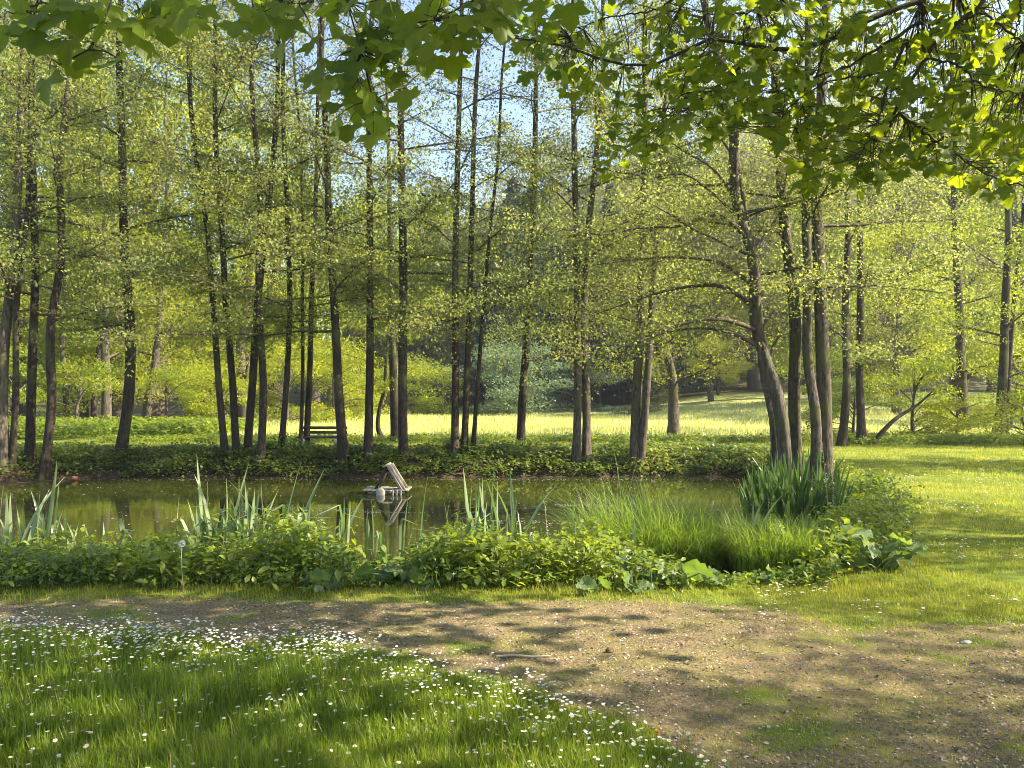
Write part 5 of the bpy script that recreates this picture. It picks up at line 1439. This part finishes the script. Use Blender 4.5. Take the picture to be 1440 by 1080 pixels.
def mbranch(pl, r0, r1, D0, D1, start=None, own=True, n=26):
    P = [at(px, py, D0 + (D1 - D0) * i / max(1, len(pl) - 1)) for i, (px, py) in enumerate(pl)]
    if start is not None: P = [np.array(s_, float) for s_ in start] + P
    P = resample(np.array(P), n); P += np.random.default_rng(len(hang) + 3).normal(0, 0.006, P.shape)
    rr = np.linspace(r0, r1, n)
    if own:
        a = Acc(); tubes(a, (P - mroot_loc)[None], rr[None], 7, rough=.15); link('limb', a.mesh('limb', True), M['maplebark'], mt)
    else: tubes(twigs, (P - mroot_loc)[None], rr[None], 5)
    hang.append(P); return P
T0 = (5.2, 1.0, 3.4)
mbranch([(1320, -14), (1293, 3), (1230, 25), (1160, 58), (1125, 67), (1080, 69), (1030, 57), (1000, 54), (957, 75), (920, 90), (880, 92), (840, 82), (790, 64), (745, 52), (718, 50)], .040, .006, 5.0, 5.3, [T0, (3.9, 3.2, 4.6)], n=40)
mbranch([(1400, -20), (1385, 2), (1345, 32), (1312, 65), (1295, 95), (1270, 130), (1264, 152), (1254, 170)], .030, .010, 4.7, 4.9, [T0, (4.2, 3.0, 4.4)], n=34)
mbranch([(1345, 32), (1290, 33), (1262, 50), (1225, 75), (1180, 98), (1130, 112), (1098, 128)], .013, .005, 4.8, 5.1)
mbranch([(1276, 52), (1256, 100), (1240, 150), (1226, 190), (1208, 222)], .010, .004, 4.9, 4.7)
mbranch([(1264, 158), (1290, 178), (1320, 200), (1352, 222), (1400, 250), (1440, 262)], .010, .004, 4.9, 4.6)
mbranch([(1302, 82), (1340, 90), (1370, 112), (1395, 125), (1440, 130)], .009, .004, 4.8, 4.5)
mbranch([(1080, 70), (1040, 98), (1000, 128), (965, 152), (940, 170)], .010, .004, 5.2, 5.4)
mbranch([(1254, 100), (1200, 108), (1150, 122), (1110, 150), (1080, 190)], .008, .003, 4.9, 5.0)
mbranch([(1440, 60), (1400, 30), (1380, 20), (1345, 32)], .008, .008, 4.6, 4.7)
mbranch([(1000, 55), (985, 80), (965, 110), (955, 150)], .006, .003, 5.1, 5.2)
mbranch([(1160, 58), (1150, 100), (1130, 140), (1118, 180)], .006, .003, 5.1, 5.0)
mbranch([(1440, -10), (1432, 30), (1425, 70)], .008, .004, 4.4, 4.4)
mbranch([(960, -20), (930, 10), (880, 20), (840, 30), (800, 50)], .008, .003, 5.6, 5.8)
mbranch([(1100, -10), (1060, 15), (1010, 20), (960, 10)], .008, .003, 5.6, 5.8)
mbranch([(478, -22), (498, 30), (507, 75), (513, 105), (524, 142)], .010, .004, 3.5, 3.5, [T0, (2.5, 2.2, 5.2), (0.2, 2.9, 4.8)], n=36)
mbranch([(700, -30), (668, 5), (640, 20), (590, 32), (540, 36)], .009, .004, 3.6, 3.6, [T0, (2.2, 2.4, 4.8)], n=30)
mbranch([(452, -14), (428, 5), (395, -4)], .006, .003, 3.4, 3.4)
mbranch([(175, -45), (148, 28), (135, 55), (118, 72), (88, 90)], .008, .003, 3.1, 3.1, [(0.2, 2.9, 4.8), (-1.2, 3.0, 4.4)], n=26)
mbranch([(300, -45), (245, 12), (205, 40), (180, 62)], .008, .003, 3.2, 3.2, [(-1.2, 3.0, 4.4)])
mbranch([(60, -45), (50, 10), (40, 30)], .006, .003, 3.1, 3.1)
rg = np.random.default_rng(88)
LV = []   # leaf (point, size m, yaw, pitch, roll)
def addleaf(px, py, D, wpx, mode):
    p = at(px, py, D); s = wpx / F * D
    if mode == 'hang':   # blade hangs down, facing the viewer more or less
        yaw, pitch, roll = rg.normal(math.pi, .6), rg.normal(-1.15, .3), rg.normal(0, .4)
    else:
        yaw, pitch, roll = rg.random() * 6.283, rg.normal(-.55, .45), rg.normal(0, .45)
    LV.append((p, s, yaw, pitch, roll, D))
left = [(60, 25), (110, 12), (150, 38), (60, 62), (70, 112), (210, 18), (232, 30), (200, 60), (168, 92), (130, 76), (95, 62), (270, 30), (165, 16), (20, 18), (40, 45), (186, 40), (118, 40), (250, 10), (80, 30), (105, 95), (5, 40), (140, 8), (225, 5), (90, 5)]
for px, py in left: addleaf(px, py - 8, rg.uniform(2.9, 3.3), rg.uniform(40, 56), 'hang')
mid = [(345, 12), (360, 58), (410, 30), (440, 60), (400, 66), (462, 10), (500, 20), (532, 10), (560, 32), (600, 15), (640, 22), (690, 15), (500, 70), (470, 90), (540, 85), (560, 60), (630, 82), (590, 82), (660, 40), (500, 118), (572, 130), (520, 168), (530, 192), (470, 150), (440, 110), (800, 8), (830, 14), (375, 25), (430, 12), (480, 35), (515, 45), (545, 20), (580, 45), (615, 40), (650, 60), (600, 65), (540, 60), (510, 135), (495, 150), (460, 118), (575, 20), (670, 8), (620, 5), (700, 35), (720, 8), (760, 5), (490, 5), (385, 5), (340, 35), (640, 45), (675, 55), (530, 118), (548, 105)]
for px, py in mid: addleaf(px + rg.normal(0, 4), py - 6, rg.uniform(3.3, 3.9), rg.uniform(32, 46), 'hang')
for _ in range(46):
    px = rg.uniform(330, 720); addleaf(px, rg.uniform(-12, 45 + 45 * math.exp(-((px - 520) / 90) ** 2)), rg.uniform(3.3, 3.9), rg.uniform(32, 44), 'hang')
for _ in range(16): addleaf(rg.normal(520, 34), rg.uniform(60, 175), rg.uniform(3.3, 3.8), rg.uniform(30, 42), 'hang')
for _ in range(12): addleaf(rg.uniform(0, 290), rg.uniform(-15, 40), rg.uniform(2.9, 3.3), rg.uniform(40, 54), 'hang')
nb = len(LV)
# right mass: low edge read from the photo
edx = [715, 740, 780, 800, 850, 900, 935, 960, 1000, 1030, 1060, 1090, 1130, 1180, 1230, 1270, 1300, 1340, 1400, 1450]
edy = [110, 130, 120, 175, 268, 262, 225, 190, 228, 205, 170, 225, 288, 290, 288, 262, 250, 285, 292, 300]
target = 1500; k_ = 0
allP = np.concatenate(hang[:14])
while k_ < target:
    px = 715 + 735 * rg.random() ** 0.75; lo = np.interp(px, edx, edy)
    py = -15 + (lo - 5) * rg.random() ** 0.85
    if nz(px, py, 0.017, 3) * 0.5 + 0.5 < 0.20 + 0.12 * (px < 1000) and rg.random() < 0.8: continue
    if px < 950 and py < 40 and rg.random() < 0.3: continue
    D = rg.uniform(4.5, 6.2) + (0.5 if px < 950 else 0)
    addleaf(px, py, D, rg.uniform(15, 25) * (5.2 / D), 'flat' if rg.random() < 0.55 else 'hang'); k_ += 1
LV.sort(key=lambda l: l[5])
acc = Acc(); fco = []
for i, (p, s, yw_, pt_, rl_, D) in enumerate(LV):
    if i < 290:
        o = bpy.data.objects.new('leaf', ML[int(rg.integers(0, 6))]); COL.objects.link(o); o.parent = mt
        Rm = Matrix(rotmats(np.array([yw_]), np.array([pt_]), np.array([rl_]))[0].tolist())
        o.matrix_local = Matrix.Translation(Vector(p - mroot_loc)) @ Rm.to_4x4() @ Matrix.Scale(s, 4)
    else:
        V_, F3, F4 = MLT[i % 6]
        Rm = rotmats(np.array([yw_]), np.array([pt_]), np.array([rl_]))[0]
        fco.append(V_)
        acc.add2((V_ * s) @ Rm.T + (p - mroot_loc), F3, F4, rg.random())
# petioles and fine twigs linking leaves to the nearest limb
HP = np.concatenate(hang)
for i, (p, s, yw_, pt_, rl_, D) in enumerate(LV):
    d = np.linalg.norm(HP - p, axis=1); j = int(np.argmin(d + 0.2 * (HP[:, 2] < p[2])))
    q = HP[j]
    Ld = np.linalg.norm(q - p)
    if Ld < 0.5 or i % 3 == 0:
        m_ = (p + q) / 2 + np.array([0, 0, .06 * min(Ld, 1.0)]) + rg.normal(0, .03, 3)
        tubes(twigs, (resample(np.array([q, m_, p]), 5) - mroot_loc)[None], np.linspace(.0035, .0014, 5)[None], 4)
    else:
        e = p + np.array([rg.normal(0, .03), rg.normal(0, .03), .08]); tubes(twigs, (np.array([[e, (e + p) / 2, p]]) - mroot_loc), np.array([[.0018, .0015, .0014]]), 3)
# the rest of the crown, above and beside the camera
n = 6500
d = rg.normal(0, 1, (n, 3)); d /= np.linalg.norm(d, axis=1, keepdims=True)
P = np.array([3.2, 3.6, 6.5]) + d * (rg.random(n) ** .45)[:, None] * np.array([5.2, 4.6, 2.6])
inview = (P[:, 1] > 0.5) & (P[:, 2] < 1.9 + P[:, 1] * 0.53) & (P[:, 0] < P[:, 1] * .72)
P = P[~inview & (P[:, 2] > 3.6)]
n = len(P); V_, F3, F4 = MLT[0]
hexv = np.array([(0, 0, 0), (.45, .3, .05), (.35, .8, 0), (0, 1.05, -.05), (-.35, .8, 0), (-.45, .3, .05)])
bulk = Acc(); scatter(bulk, hexv, OV_F, P - mroot_loc, rand_rot(n, .6), .13 + .05 * rg.random(n))
fme = acc.mesh('foliage', True); leafco(fme, np.concatenate(fco)); link('foliage', fme, M['maple'], mt, kind='stuff')
link('upper_crown', bulk.mesh('upper_crown'), M['maple'], mt, kind='stuff')
link('twigs', twigs.mesh('twigs', True), M['maplebark'], mt, kind='stuff')
